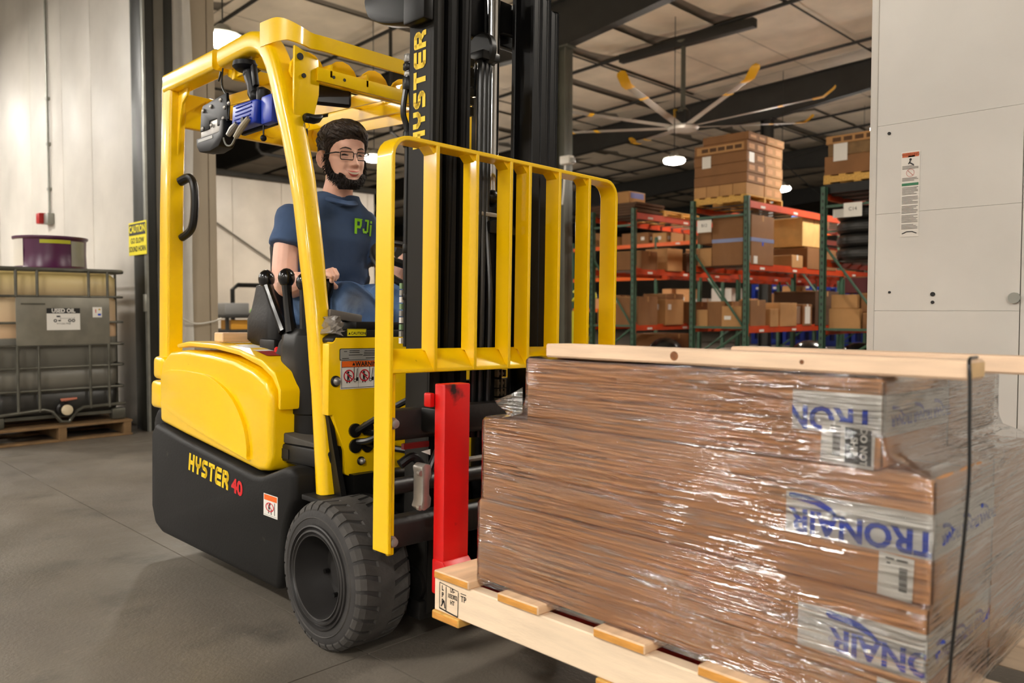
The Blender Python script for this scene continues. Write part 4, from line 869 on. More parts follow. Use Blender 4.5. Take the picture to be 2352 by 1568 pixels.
for k in range(3): plank_part('bottom_board',opal,TX+.06-.125-k*.54,TX+.06-k*.54,1.41,2.50,0,.018,'y',WOODD,WOODD)
PURP=mat('purple_plastic',(74,14,62),.32,var=.08,vs=3)
dr=empty('purple_tub','short purple drum with labels standing on the liquid tote','drum',(-7.62,2.045,1.40))
B().lathe([(.27,0),(.278,.012),(.27,.03),(.266,.14),(.27,.25),(.285,.262),(.285,.278),(.25,.28)],(-7.62,2.045,1.40),'z',40).part('body',PURP,dr,smooth=True)
def wrap(a0,a1,z0,z1,m,n,r=.2685):
    nn=8; P=[[(-7.62+r*math.cos(R_(a0+(a1-a0)*i/nn)),2.045+r*math.sin(R_(a0+(a1-a0)*i/nn)),z) for i in range(nn+1)] for z in (z0,z1)]
    B().loft(P,cap=False,closed=False).part(n,m,dr,smooth=True)
wrap(18,50,1.43,1.64,GREYL,'paper_label',.2725); wrap(-100,-62,1.43,1.655,mat('pale_label',(206,200,190),.5),'paper_label',.2725); wrap(-32,17,1.615,1.645,mat('lime_tape',(176,176,20),.5),'yellow_strip',.273)
# ---- conduit, alarm
b=B().tube([(-10.0,WY-.02,5.0),(-10.0,WY-.02,2.14)],.013,8)
cdt=b.thing('wall_conduit',GALV,'thin metal conduit running down the white wall to the alarm box','conduit',(-10.0,WY-.02,2.14),smooth=True)
for z in (3.4,2.9,2.4): B().box(-10.03,-9.97,WY-.036,WY,z,z+.03).part('conduit_strap',GALV,cdt)
al=empty('alarm_strobe','small red alarm strobe on a grey box under the conduit','alarm',(-10.0,WY,2.02))
B().box(-10.06,-9.90,WY-.07,WY,2.02,2.14).part('back_box',GALV,al,bev=.008); B().box(-10.16,-10.04,WY-.12,WY-.0,2.03,2.15).part('strobe_cover',mat('alarm_red',(170,24,24),.4),al,bev=.012)
# ---- caution sign on the door frame
cs=empty('caution_sign','yellow caution go slow sound horn sign on the door frame','sign',(-7.30,WY-.075,1.56))
sy_=WY-.068; SX0,SX1,SZ0,SZ1=-7.475,-7.065,1.545,1.835
B().box(SX0,SX1,sy_,sy_+.004,SZ0,SZ1).part('panel',SGY,cs,bev=.001,seg=1)
sxm=(SX0+SX1)/2
def sdec(sh,m,x,z,n,dy=.0015,**k): flat(sh,(x,sy_-dy,z),(1,0,0),(0,0,1),**k).part(n,m,cs)
sdec(rect(.38,.1),INK,sxm,SZ1-.065,'header_band'); sdec(text('CAUTION',.085,.003),SGY,sxm,SZ1-.065,'lettering',.003,sx=.96)
sdec(text('GO SLOW',.066,.001),INK,sxm,SZ1-.165,'lettering',.0015,sx=1.0); sdec(text('SOUND HORN',.066,.001),INK,sxm,SZ1-.238,'lettering',.0015,sx=.87)
B().box(-7.30,-7.24,sy_+.004,WY-.048,1.56,1.82).part('bracket',GALV,cs)
# ---- instruction sticker on the right wall
X0,X1,Z0,Z1=-.936,-.880,1.296,1.566
sk=empty('instruction_sticker','tall narrow instruction sticker on the white wall at the right','sticker',((X0+X1)/2,WY,Z0))
flat(rect(X1-X0,Z1-Z0),((X0+X1)/2,WY-.0015,(Z0+Z1)/2),(1,0,0),(0,0,1)).part('paper',mat('sticker_paper',(214,208,198),.5),sk)
xm=(X0+X1)/2
def kdec(sh,m,z,n,dx=0): flat(sh,(xm+dx,WY-.0025,z),(1,0,0),(0,0,1)).part(n,m,sk)
kdec(rect(.05,.014),mat('sticker_orange',(196,92,40),.5),Z1-.011,'header_band'); kdec(text('WARNING',.011),INK,Z1-.011-.0,'header_text'); 
kdec(merge(disc(.004,0,.006,8),seg2((0,.002),(-.006,-.008),.004),seg2((-.002,-.004),(.010,-.012),.004),rect(.02,.004,.003,.016)),INK,Z1-.032,'pictogram')
kdec(merge(disc(.0125,0,0,20,.0112),seg2((-.008,.008),(.008,-.008),.0016)),mat('sticker_rose',(190,110,100),.5),Z1-.068,'pictogram')
kdec(rect(.05,.008),GREENI,Z1-.104,'green_band')
z=Z1-.047; k=0
lines=B()
for zz in [Z1-.046,Z1-.050,Z1-.054,Z1-.084,Z1-.088,Z1-.092]+[Z1-.114-.0042*i for i in range(32) if i%7!=6]:
    wd=.048-.012*((k*7)%5==0)-.004*((k*3)%4==1); k+=1; flat(rect(wd,.0018),(X0+.004+wd/2,WY-.0025,zz),(1,0,0),(0,0,1),b=lines)
lines.part('text_lines',mat('grey_print',(110,104,98),.6),sk,kind='stuff')
kdec(merge(disc(.026,0,-.03,24,.0235),),INK,Z0+.006,'logo_arc') if False else kdec(merge(seg2((-.022,.0),(-.008,.006),.003),seg2((-.008,.006),(.008,.006),.003),seg2((.008,.006),(.022,0),.003)),INK,Z0+.010,'logo_arc')
# ================================================================== DRIVER
def fuse(b,name,m,voxel,it,parent,fac=.5,label=None):
    """closed pieces fused into one continuous surface"""
    org=ORG[root_of(parent).name]; me=b.mesh('tmp',None,org); o=bpy.data.objects.new('tmp',me); COL.objects.link(o)
    r=o.modifiers.new('r','REMESH'); r.mode='VOXEL'; r.voxel_size=voxel
    if it: s=o.modifiers.new('s','SMOOTH'); s.iterations=it; s.factor=fac
    dg=bpy.context.evaluated_depsgraph_get(); me2=bpy.data.meshes.new_from_object(o.evaluated_get(dg)); bpy.data.objects.remove(o); bpy.data.meshes.remove(me)
    me2.materials.clear(); me2.materials.append(m); me2.shade_smooth(); me2.name=name
    p=bpy.data.objects.new(name,me2); COL.objects.link(p); p.parent=parent
    if label: p['label']=label
    return p
PS=empty('person','bearded driver with glasses in a navy t-shirt and jeans seated in the forklift','person',(-2.93,1.775,.98),roll=True)
SKIN=mat('skin',(240,190,168),.46,var=.06,vs=14,spec=.4,dirt=((220,146,124),7,.52,.8))
HAIR=mat('dark_hair',(44,32,25),.38,var=.55,vs=30,stretch=(1,5,2),bump=.5,bs=70)
BEARD=mat('dark_beard',(32,23,18),.6,var=.5,vs=90,bump=.9,bs=160)
SHIRT=mat('navy_tshirt',(58,80,114),.85,var=.16,vs=5,bump=.5,bs=11)
def _denim(nt,N,L,b):
    tc=N.new('ShaderNodeTexCoord')
    def nz(sc,lo,hi,det=5,st=(1,1,1)):
        mp=N.new('ShaderNodeMapping'); mp.inputs['Scale'].default_value=st; L.new(tc.outputs['Object'],mp.inputs[0]); n=N.new('ShaderNodeTexNoise'); n.inputs['Scale'].default_value=sc; n.inputs['Detail'].default_value=det; L.new(mp.outputs[0],n.inputs[0])
        r=N.new('ShaderNodeMapRange'); r.inputs[1].default_value=lo; r.inputs[2].default_value=hi; L.new(n.outputs[0],r.inputs[0]); return r.outputs[0]
    def mix(f,a,c):
        m=N.new('ShaderNodeMix'); m.data_type='RGBA'; L.new(f,m.inputs[0])
        for i,x in((6,a),(7,c)):
            if isinstance(x,tuple): m.inputs[i].default_value=(*lin(x),1)
            else: L.new(x,m.inputs[i])
        return m.outputs[2]
    c=mix(nz(7,.35,.7),(52,80,122),(92,122,164)); c=mix(nz(9,.58,.8,3,(2,1,.6)),c,(140,164,194))
    # oil smudge and worn patch on the near knee
    sp=N.new('ShaderNodeVectorMath'); sp.operation='DISTANCE'; L.new(tc.outputs['Object'],sp.inputs[0]); sp.inputs[1].default_value=KNEE
    r=N.new('ShaderNodeMapRange'); r.inputs[1].default_value=.085; r.inputs[2].default_value=.02; r.inputs[3].default_value=0; r.inputs[4].default_value=.75; L.new(sp.outputs['Value'],r.inputs[0])
    c=mix(r.outputs[0],c,(66,66,66)); L.new(c,b.inputs['Base Color']); b.inputs['Roughness'].default_value=.9
    bp=N.new('ShaderNodeBump'); bp.inputs['Strength'].default_value=.2; bp.inputs['Distance'].default_value=.004; L.new(nz(180,.3,.7),bp.inputs['Height']); L.new(bp.outputs[0],b.inputs['Normal'])
KNEE=tuple(Vector((-2.455,1.625,1.10))-ORG[PS.name])
DENIM=posmat('denim',_denim)
# ---- head surface in head coordinates (x forward, y to the wearer's left, z up, origin mid head)
HT=[(.119,.012,-.02,.014),(.114,.034,-.048,.036),(.100,.058,-.074,.055),(.075,.079,-.094,.069),(.045,.089,-.101,.0755),(.015,.0905,-.102,.0765),(-.015,.088,-.098,.0755),(-.04,.087,-.09,.073),(-.062,.087,-.078,.069),(-.085,.086,-.064,.062),(-.102,.081,-.05,.053),(-.114,.070,-.036,.041),(-.122,.05,-.02,.024)]
def interp(z):
    if z>=HT[0][0]: return HT[0][1:]
    for a,c in zip(HT,HT[1:]):
        if z>=c[0]:
            t=(a[0]-z)/(a[0]-c[0]); t=t*t*(3-2*t)*.4+t*.6
            return tuple(a[i]+(c[i]-a[i])*t for i in (1,2,3))
    return HT[-1][1:]
def ga(v,s): return math.exp(-(v/s)**2)
def S(z,al,off=0,feat=True):
    f,bk,w=interp(z); c,s=math.cos(al),math.sin(al); e=.88
    x=(f if c>0 else -bk)*math.copysign(abs(c)**e,c); y=w*math.copysign(abs(s)**e,s)
    if feat and c>0:
        ay=abs(y)
        nz=0
        if z<.022: 
            t=min(1,max(0,(.022-z)/.058)); h=.005+.027*t if z>-.036 else .032*ga(z+.036,.009)
            nz=h*ga(y,.0085+.0065*t)
        wing=.007*ga(ay-.014,.007)*ga(z+.036,.008)
        x+=nz+wing-.012*ga(ay-.032,.017)*ga(z-.001,.013)+.005*ga(z-.022,.009)*ga(ay-.028,.03)
        x+=.010*ga(ay-.041,.018)*ga(z+.034,.017)-.004*ga(ay-.030,.006)*ga(z+.052,.014)
        x+=.007*ga(z+.067,.012)*ga(y,.028)-.004*ga(z+.084,.007)*ga(y,.022)+.006*ga(z+.103,.014)*ga(y,.02)
    n=Vector((c,s*1.1,0)).normalized()
    zo=0
    if z>.06: n=(n*max(.05,(.125-z)/.065)+Vector((0,0,min(1,(z-.06)/.05)))).normalized()
    return Vector((x,y,z))+n*off
HS=1.0
HC=Vector((-2.722,1.742,1.682)); HR=Matrix.Rotation(R_(-6),3,'Z')@Matrix.Rotation(R_(7),3,'Y')@Matrix.Rotation(R_(4),3,'X')
def hw(p): return HC+HR@(Vector(p)*HS)
bd=B(); nA=72
zs=[.119-.241*i/80 for i in range(81)]
bd.loft([[hw(S(z,2*math.pi*k/nA)) for k in range(nA)] for z in zs])
# ears
for sg in (1,-1):
    bd.loft([[hw(Vector((-.012+.020*a*math.cos(t)*(1.0+.15*math.sin(t))-.004*math.sin(t)*a,sg*(.075+d+.012*max(0,-math.cos(t))*a),-.018+.035*a*math.sin(t))) ) for t in [2*math.pi*k/20 for k in range(20)]] for a,d in((.55,-.012),(.85,.0),(1.0,.010),(.98,.016),(.80,.017),(.62,.010),(.3,.007))])
# neck
bd.loft([[(x,y,z) for x,y in [(cx+rx*math.cos(t),cy+ry*math.sin(t)) for t in [2*math.pi*k/28 for k in range(28)]]] for cx,cy,rx,ry,z in((-2.745,1.745,.055,.055,1.64),(-2.755,1.748,.056,.056,1.59),(-2.775,1.752,.060,.060,1.55),(-2.80,1.76,.062,.066,1.515),(-2.83,1.77,.060,.085,1.485),(-2.85,1.775,.06,.13,1.455),(-2.875,1.775,.09,.15,1.40),(-2.90,1.775,.11,.16,1.25),(-2.94,1.775,.11,.16,1.08),(-2.95,1.775,.09,.14,1.02))])
# arms
SH,EL,WR=Vector((-2.88,1.605,1.45)),Vector((-2.842,1.558,1.165)),Vector((-2.615,1.543,1.176))
bd.tube(spline([SH,(SH*.55+EL*.45)+Vector((-.004,-.004,0)),EL+Vector((.0,0,.012)),EL*.78+WR*.22+Vector((0,0,-.004)),EL*.4+WR*.6,WR],5),[.055]*5+[.051]*4+[.048,.046,.044,.043,.044,.047,.049,.050,.049,.047,.044,.041,.038,.035,.032,.030,.029],16)
SH2,EL2,WR2=Vector((-2.89,1.95,1.45)),Vector((-2.76,2.035,1.20)),Vector((-2.60,1.985,1.30))
bd.tube(spline([SH2,SH2*.5+EL2*.5,EL2,EL2*.5+WR2*.5,WR2],5),[.055]*5+[.05]*5+[.045]*5+[.04]*3+[.034,.03,.03],16)
# near hand: palm over the joystick, four fingers and thumb
def oval(c,ax,up,rx,ry,n=14):
    ax=ax.normalized(); sd=up.cross(ax).normalized(); up2=ax.cross(sd)
    return [c+sd*(rx*math.cos(t))+up2*(ry*math.sin(t)) for t in [2*math.pi*k/n for k in range(n)]]
KB=Vector((-2.535,1.560,1.160)) # knob
hd_ax=Vector((.94,.12,.30)); up=Vector((-.3,-.35,.9))
w0=WR+Vector((-.012,0,0))
pal=[w0,w0+hd_ax*.02,w0+hd_ax*.045,w0+hd_ax*.07,w0+hd_ax*.088]
bd.loft([oval(p,hd_ax,up,rx,ry) for p,(rx,ry) in zip(pal,((.027,.024),(.031,.022),(.038,.019),(.040,.018),(.038,.014)))])
sdv=up.cross(hd_ax).normalized()
kn=pal[-1]
for i,(o_,l,r) in enumerate(((.030,1.0,.0098),(.0105,1.08,.0102),(-.0095,1.02,.0098),(-.0285,.84,.0086))):
    a=kn-hd_ax*.008-sdv*o_+Vector((0,0,.004 if i in(1,2) else 0)); drop=Vector((.10,.0,-1))
    if o_>.02: drop=Vector((.75,.1,-.55))
    p1=a+(hd_ax+drop*.12).normalized()*.040*l; p2=p1+(hd_ax*.55+drop*.9).normalized()*.026*l; p3=p2+(drop+hd_ax*(-.35 if o_<.02 else .3)).normalized()*.021*l
    bd.tube([a-hd_ax*.02,a,a*.5+p1*.5,p1,p1*.5+p2*.5,p2,p2*.4+p3*.6,p3],[r*1.05,r*1.1,r,r*1.08,r*.95,r,r*.92,r*.6],12)
th=w0+hd_ax*.03+sdv*.026
for P in ([th,th+Vector((.022,.022,-.018)),th+Vector((.046,.030,-.034)),th+Vector((.066,.026,-.04))],): bd.tube(spline(P,4),[.015]*4+[.0125]*4+[.011]*3+[.010,.006],12)
# far hand on the wheel rim
c2=WR2+Vector((.04,-.01,.02))
bd.sphere(c2,.036,14,10,(1.15,.8,.8))
for i in range(4):
    a=c2+Vector((.022,-.026+.018*i,.010)); bd.tube([a,a+Vector((.024,0,.0)),a+Vector((.034,0,-.022)),a+Vector((.018,0,-.038))],[.0095,.0095,.009,.007],10)
bd.tube([c2+Vector((0,-.02,-.01)),c2+Vector((.03,-.035,-.02)),c2+Vector((.045,-.025,-.03))],[.012,.011,.008],10)
BODY=fuse(bd,'body',SKIN,.0028,2,PS,label='bare head, neck, arms and hands')
# joystick
js=B().loft([[KB+Vector((r*math.cos(t),r*math.sin(t),h)) for t in [2*math.pi*k/14 for k in range(14)]] for r,h in((.010,-.15),(.010,-.05),(.018,-.03),(.022,-.01),(.021,.012),(.012,.022))])
fpart(js,'joystick',mat('gloss_black',(16,15,15),.16),smooth=True)
fpart(B().prism([(-2.66,.98),(-2.48,.98),(-2.47,1.03),(-2.65,1.045)],'y',1.53,1.585),'armrest_pod',BLKM,bev=.01)
# ---- hair and beard shells
rnd=random.Random(3)
def zh(a):
    d=abs(math.degrees(a)); d=min(d,360-d)
    P=((0,.066),(20,.064),(38,.058),(52,.052),(60,.046),(68,.034),(74,.016),(78,-.012),(82,-.022),(85,.0),(88,.022),(110,.028),(120,-.01),(130,-.05),(150,-.082),(180,-.086))
    for (p,u),(q,v) in zip(P,P[1:]):
        if d<=q: return u+(v-u)*(d-p)/(q-p)
    return -.08
nh,mh=120,36
rings=[]
for j in range(mh+1):
    t=j/mh; row=[]
    for k in range(nh):
        a=2*math.pi*k/nh; z=zh(a)+(.1185-zh(a))*t
        fr=max(0,math.cos(a)); th_=.0015+.013*min(1,t*2.2)+.005*t+.010*fr*min(1,t*3)*(1-.55*t)
        th_*=(.6+.4*min(1,max(0,(z+.01)/.06)))
        g=.0011*math.sin(a*9+9*t+2*math.sin(a*3))*min(1,t*6)+.0007*math.sin(a*23-14*t)
        p=S(z,a,th_+g,False)
        if fr>.2: p.z+=.006*math.sin(a*2.2+.6)*min(1,t*5)*(1-t); 
        # ragged fringe
        if j==0: p.z-=.006*abs(math.sin(a*13+1.3))+.004*abs(math.sin(a*29)); p=S(z-.002,a,.0008,False)+Vector((0,0,-.006*abs(math.sin(a*11+1.3))-.004*abs(math.sin(a*27))))
        row.append(hw(p))
    rings.append(row)
HAIRO=B().loft(rings).part('hair',HAIR,PS,smooth=True,ang=180,label='short dark brown swept hair')
# loose locks along the fringe and crown
lk=B()
for i in range(420):
    a=rnd.uniform(-1.5,1.5) if i<70 else rnd.uniform(-math.pi,math.pi); t0=rnd.uniform(.05,.85); da=rnd.uniform(.35,.8)*(1 if rnd.random()<.88 else -1)*.7
    pts=[]
    for q in range(6):
        u=q/5; aa=a+da*u; t=t0-.22*u*(1 if t0>.25 else .6)
        z=zh(aa)+(.1185-zh(aa))*max(.01,t); fr=max(0,math.cos(aa)); th_=.0015+.013*min(1,max(.01,t)*2.2)+.005*t+.010*fr*min(1,max(.01,t)*3)*(1-.55*t)
        pts.append(hw(S(z,aa,th_*(.6+.4*min(1,max(0,(z+.01)/.06)))+.0022*math.sin(math.pi*u),False)))
    lk.tube(pts,[.0008,.0022,.0028,.0026,.0018,.0005],5)
def hs(aa,t,ex):
    t=max(.0,min(.97,t)); z=zh(aa)+(.1185-zh(aa))*t; fr=max(0,math.cos(aa)); th_=.0015+.013*min(1,t*2.2)+.005*t+.010*fr*min(1,t*3)*(1-.55*t)
    return hw(S(z,aa,th_*(.6+.4*min(1,max(0,(z+.01)/.06)))+ex,False))
def clump(a0,t0,a1,t1,r,lift):
    P=[hs(a0+(a1-a0)*u,t0+(t1-t0)*u,lift*math.sin(math.pi*min(1,u*1.15))-.003*(1-u)) for u in [q/8 for q in range(9)]]
    # flattened tuft
    rings=[]
    for q,p in enumerate(P):
        d=(P[min(q+1,8)]-P[max(q-1,0)]).normalized(); n_=(p-hw((0,0,.02))).normalized(); s_=d.cross(n_).normalized(); n_=s_.cross(d)
        w_=r*(.25,.7,.95,1,1,.9,.7,.42,.08)[q]
        rings.append([p+s_*(w_*math.cos(t))+n_*(w_*.45*math.sin(t)) for t in [2*math.pi*k/7 for k in range(7)]])
    lk.loft(rings)
for i in range(34):   # swept fringe: from the parting over to the far side
    a0=R_(rnd.uniform(-75,-5)); clump(a0,rnd.uniform(.45,.85),a0+R_(rnd.uniform(35,75)),rnd.uniform(-.0,.22),rnd.uniform(.006,.010),rnd.uniform(.003,.009))
for i in range(26):   # top of the head, combed over
    a0=R_(rnd.uniform(-150,60)); clump(a0,rnd.uniform(.7,.95),a0+R_(rnd.uniform(20,60)),rnd.uniform(.35,.6),rnd.uniform(.006,.010),rnd.uniform(.002,.006))
for i in range(44):   # short sides and back
    a0=R_(rnd.uniform(62,298)); clump(a0,rnd.uniform(.35,.65),a0+R_(rnd.uniform(-14,14)),rnd.uniform(-.0,.12),rnd.uniform(.004,.007),rnd.uniform(.0,.002))
lk.part('hair_locks',HAIR,HAIRO,smooth=True,ang=180,kind='stuff')
def zbu(d):
    P=((0,-.0935),(12,-.093),(22,-.088),(31,-.074),(40,-.068),(50,-.074),(60,-.070),(69,-.052),(76,-.02),(82,.0),(90,.0),(96,-.03))
    for (p,u),(q,v) in zip(P,P[1:]):
        if d<=q: return u+(v-u)*(d-p)/(q-p)
    return -.03
rings=[]; nb=90; mb=14
for j in range(mb+1):
    t=j/mb; row=[]
    for k in range(nb+1):
        dg_=-94+188*k/nb; a=R_(dg_); zu=zbu(abs(dg_)); zl=-.126 if abs(dg_)<60 else -.126+.055*(abs(dg_)-60)/34
        z=zu+(zl-zu)*t
        th_=.0004+.0105*min(1,t*2.2)*(1 if abs(dg_)<45 else .5)+.0018*math.sin(k*1.9+j*2.1)*min(1,t*4)+.001*math.sin(k*3.7)
        if abs(dg_)>70: th_*=.7
        f_=S(max(z,-.121),a,th_,True); 
        if z<-.112: f_.z-= .010*t; 
        row.append(hw(f_))
    rings.append(row)
bb=B().loft(rings,cap=False,closed=False)
# close the underside
row=rings[-1]; ctr=hw(Vector((.0,0,-.118))); bb.loft([row,[Vector(p)*.55+ctr*.45 for p in row],[Vector(p)*.15+ctr*.85 for p in row]],cap=False,closed=False)
BRD=bb.part('beard',BEARD,PS,smooth=True,ang=180,label='full dark chin-strap beard')
st=B()
for i in range(800):
    dg_=rnd.uniform(-92,92); a=R_(dg_); zu=zbu(abs(dg_)); zl=-.124 if abs(dg_)<60 else -.124+.055*(abs(dg_)-60)/34; z=zu+(zl-zu)*rnd.random()**1.3
    p=S(max(z,-.12),a,.006,True); q=S(max(z,-.12),a,.015,True)+Vector((rnd.uniform(-.004,.004),rnd.uniform(-.005,.005),-.012))
    st.tube([hw(p),hw(p*.5+q*.5+Vector((0,0,.002))),hw(q)],[.0024,.0018,.0004],4)
st.part('beard_strands',BEARD,BRD,kind='stuff')
# brows, eyes, crease shade
def strip(pts,w,off,m,name,parent=BODY,th=.0012):
    b=B(); up_=[];dn=[]
    for (y,z),ww in zip(pts,w):
        a_=math.asin(max(-1,min(1,(abs(y)/interp(z)[2])**(1/.88))))*(1 if y>0 else -1)
        up_.append(hw(S(z+ww/2,a_,off))); dn.append(hw(S(z-ww/2,a_,off)))
    b.loft([up_,dn],cap=False,closed=False); return b.part(name,m,parent,smooth=True)
BROW=mat('brow_hair',(60,42,34),.7)
for sg in (1,-1):
    strip([(sg*y,z) for y,z in((.013,.021),(.022,.0245),(.034,.027),(.044,.025),(.052,.020))],[.004,.0058,.0058,.0045,.002],.0012,BROW,'eyebrow')
    strip([(sg*y,z) for y,z in((.0205,-.0025),(.026,-.0008),(.032,.0),(.038,-.0008),(.0435,-.0028))],[.0012,.0040,.0048,.0042,.0012],.0010,mat('eye_dark',(52,36,32),.25),'eye')
    strip([(sg*y,z) for y,z in((.019,-.001),(.026,.0022),(.032,.0032),(.038,.0022),(.046,-.002))],[.0012,.0022,.0024,.0024,.0012],.0020,mat('lash_line',(40,28,26),.6),'eyelid_line')
    strip([(sg*y,z) for y,z in((.021,-.0085),(.028,-.0105),(.036,-.0105),(.043,-.008))],[.001,.0016,.0016,.001],.0010,mat('skin_crease_shade',(206,140,120),.6),'eye_crease')  # shade of the eye crease put into a darker skin strip
LIP=mat('lips',(204,98,90),.4); 
mY=(-.0255,-.018,-.009,0,.009,.018,.0255)
strip(list(zip(mY,(-.0585,-.0618,-.0628,-.0622,-.0628,-.0618,-.0585))),[.0012,.0035,.0045,.004,.0045,.0035,.0012],.0012,LIP,'upper_lip')
strip(list(zip(mY,(-.0595,-.0665,-.069,-.0695,-.069,-.0665,-.0595))),[.0008,.0058,.0082,.0086,.0082,.0058,.0008],.0008,mat('teeth',(232,222,200),.3),'teeth')
strip(list(zip(mY,(-.0605,-.0715,-.0762,-.0775,-.0762,-.0715,-.0605))),[.0012,.0052,.0078,.0085,.0078,.0052,.0012],.0022,LIP,'lower_lip')
strip([(y,z) for y,z in zip((-.031,-.029,-.027),(-.052,-.057,-.062))],[.001,.006,.003],.0008,mat('skin_crease_shade',(206,140,120),.6),'smile_crease')  # shade of the smile fold put into the strip colour
# ---- glasses
GL=empty('eyeglasses','thin dark rectangular eyeglasses worn by the driver','glasses',tuple(hw((.1,0,0))),roll=True)
FRM=mat('glasses_frame',(30,27,26),.3,metal=.4)
xg=.1005
for sg in (1,-1):
    c_=(sg*.0335,-.004); P=[(c_[0]+x,c_[1]+z) for x,z in rrect(-.0265,.0265,-.0150,.0145,.006,4)]
    P3=[hw((xg-.10*max(0,abs(y)-.02)**1.25*3.2,y,z)) for y,z in P]
    B().tube(P3+[P3[0]],.0017,6,False).part('rim',FRM,GL,smooth=True)
    q=[p for p in P3]; B().add(q,[tuple(range(len(q)))]).part('lens',None or (lambda: MAT.get('lens_glass'))() or (lambda m:(MAT.__setitem__('lens_glass',m),m)[1])(posmat('lens_glass',lambda nt,N,L,b:(lambda tr,gl,mx,out:(tr.inputs[0].__setattr__('default_value',(.93,.95,.95,1)),gl.inputs['Roughness'].__setattr__('default_value',.03),mx.inputs[0].__setattr__('default_value',.07),L.new(tr.outputs[0],mx.inputs[1]),L.new(gl.outputs[0],mx.inputs[2]),L.new(mx.outputs[0],out.inputs[0])))(N.new('ShaderNodeBsdfTransparent'),N.new('ShaderNodeBsdfGlossy'),N.new('ShaderNodeMixShader'),[n for n in N if n.type=='OUTPUT_MATERIAL'][0]))),GL)
    B().tube([hw((xg-.012,sg*.060,.006)),hw((xg-.022,sg*.0715,.007)),hw((.05,sg*.0795,.004)),hw((.0,sg*.0835,-.0)),hw((-.018,sg*.0835,-.006))],[.0022,.0026,.0024,.0018,.0016],6).part('temple',FRM,GL,smooth=True)
    B().tube([hw((xg-.001,sg*.0335-sg*.0265,-.002)),hw((xg-.006,sg*.0095,-.010))],.0009,5).part('nose_pad',FRM,GL,smooth=True)
B().tube(spline([hw((xg,-.0075,.0035)),hw((xg+.002,0,.0055)),hw((xg,.0075,.0035))],4),.0012,6).part('bridge',FRM,GL,smooth=True)
# ---- t-shirt
ts=B(); TR=[]
for z,cx,rx,ry,e in((1.04,-2.955,.155,.205,.85),(1.10,-2.945,.165,.208,.85),(1.18,-2.93,.160,.202,.85),(1.27,-2.912,.145,.196,.85),(1.36,-2.89,.137,.205,.82),(1.425,-2.872,.122,.212,.8),(1.465,-2.855,.105,.195,.82),(1.498,-2.838,.090,.150,.9),(1.524,-2.818,.084,.108,.95),(1.546,-2.802,.080,.088,1)):
    TR.append([(cx+rx*math.copysign(abs(math.cos(t))**e,math.cos(t)),1.772+ry*math.copysign(abs(math.sin(t))**e,math.sin(t)),z-.010*max(0,math.cos(t))*(z>1.5)) for t in [2*math.pi*k/40 for k in range(40)]])
ts.loft(TR)
def sleeve(s,e_,f):
    s=Vector(s);e_=Vector(e_); pts=[s+(e_-s)*t for t in (-.25,-.05,.2,.5,.8,1.0)]
    ts.tube(pts,[.055,.075,.078,.074,.073,.074],20)
sleeve((-2.875,1.620,1.442),(-2.86,1.577,1.318),1); sleeve((-2.885,1.93,1.442),(-2.80,1.995,1.30),1)
SHO=fuse(ts,'t_shirt',SHIRT,.0065,7,PS,label='faded navy t-shirt')
# folds across belly and sleeve
def ripple(ob,fn):
    o_=ORG[PS.name]; co=[v.co.copy() for v in ob.data.vertices]; no=[v.normal.copy() for v in ob.data.vertices]
    ob.data.vertices.foreach_set('co',[q for c,n_ in zip(co,no) for q in c+n_*fn(c+o_)]); ob.data.update()
def fold(p):
    k=.0065 if p.z<1.22 else .0030
    w1=math.sin(58*(p.z+.35*p.y-.2*p.x)+3*math.sin(9*p.y)); w2=math.sin(46*(p.y*.8-p.z*.5)+2*math.sin(7*p.z))
    d=math.hypot(p.y-1.60,p.z-1.36)
    return k*w1*(.5+.5*math.sin(14*p.y+5*p.z))+.005*w2*math.exp(-(d/.13)**2)
ripple(SHO,fold)
NR=[]
for dr_,dz in((-.008,.002),(-.003,.006),(.002,.004),(.005,-.005),(.006,-.013),(.002,-.017)):
    NR.append([(-2.800+(.072+dr_+(.010 if dz<-.01 else 0)*max(0,math.cos(t)))*math.cos(t),1.764+(.082+dr_)*math.sin(t),1.520+dz-.017*max(0,math.cos(t))**1.5+.006*abs(math.sin(t))) for t in [2*math.pi*k/48 for k in range(48)]])
B().loft(NR,cap=False).part('collar',SHIRT,SHO,smooth=True,ang=70)
# chest print laid on the shirt surface by ray casting
from mathutils.bvhtree import BVHTree
bv=BVHTree.FromPolygons([v.co+ORG[PS.name] for v in SHO.data.vertices],[tuple(p.vertices) for p in SHO.data.polygons])
def drape(sh,yc,zc,m,name):
    vs_,fs_=sh; P=[]
    for x,z in vs_:
        h=bv.ray_cast(Vector((-2.3,yc+x,zc+z)),Vector((-1,0,0)))[0]; P.append((h.x+.0035 if h else -2.75,yc+x,zc+z))
    B().add(P,fs_).part(name,m,SHO)
def blk(*r): return merge(*[rect(w_,h_,x_,y_) for x_,y_,w_,h_ in r])
Lp=merge(blk((-.042,0,.013,.062),(-.03,.0255,.03,.011),(-.03,-.002,.03,.011)),poly2([(-.02,.031),(-.010,.022),(-.010,.002),(-.02,-.0075),(-.02,.0035),(-.0205,.02)]))
Lj=blk((.012,.006,.011,.05),(.004,.0275,.02,.008),(-.003,-.020,.022,.010),(-.011,-.012,.010,.012))
Li=blk((.033,-.010,.012,.046),(.033,.024,.012,.010))
LG=merge(blk((-.046,0,.010,.062),(-.028,.0285,.03,.006),(.020,.006,.007,.05)),shift(Lp,-.004,0),shift(Lj,.008,0),shift(Li,.006,0))
# subdivide simply by adding the shapes as small cells
drape(LG,1.868,1.415,LIME,'chest_print')
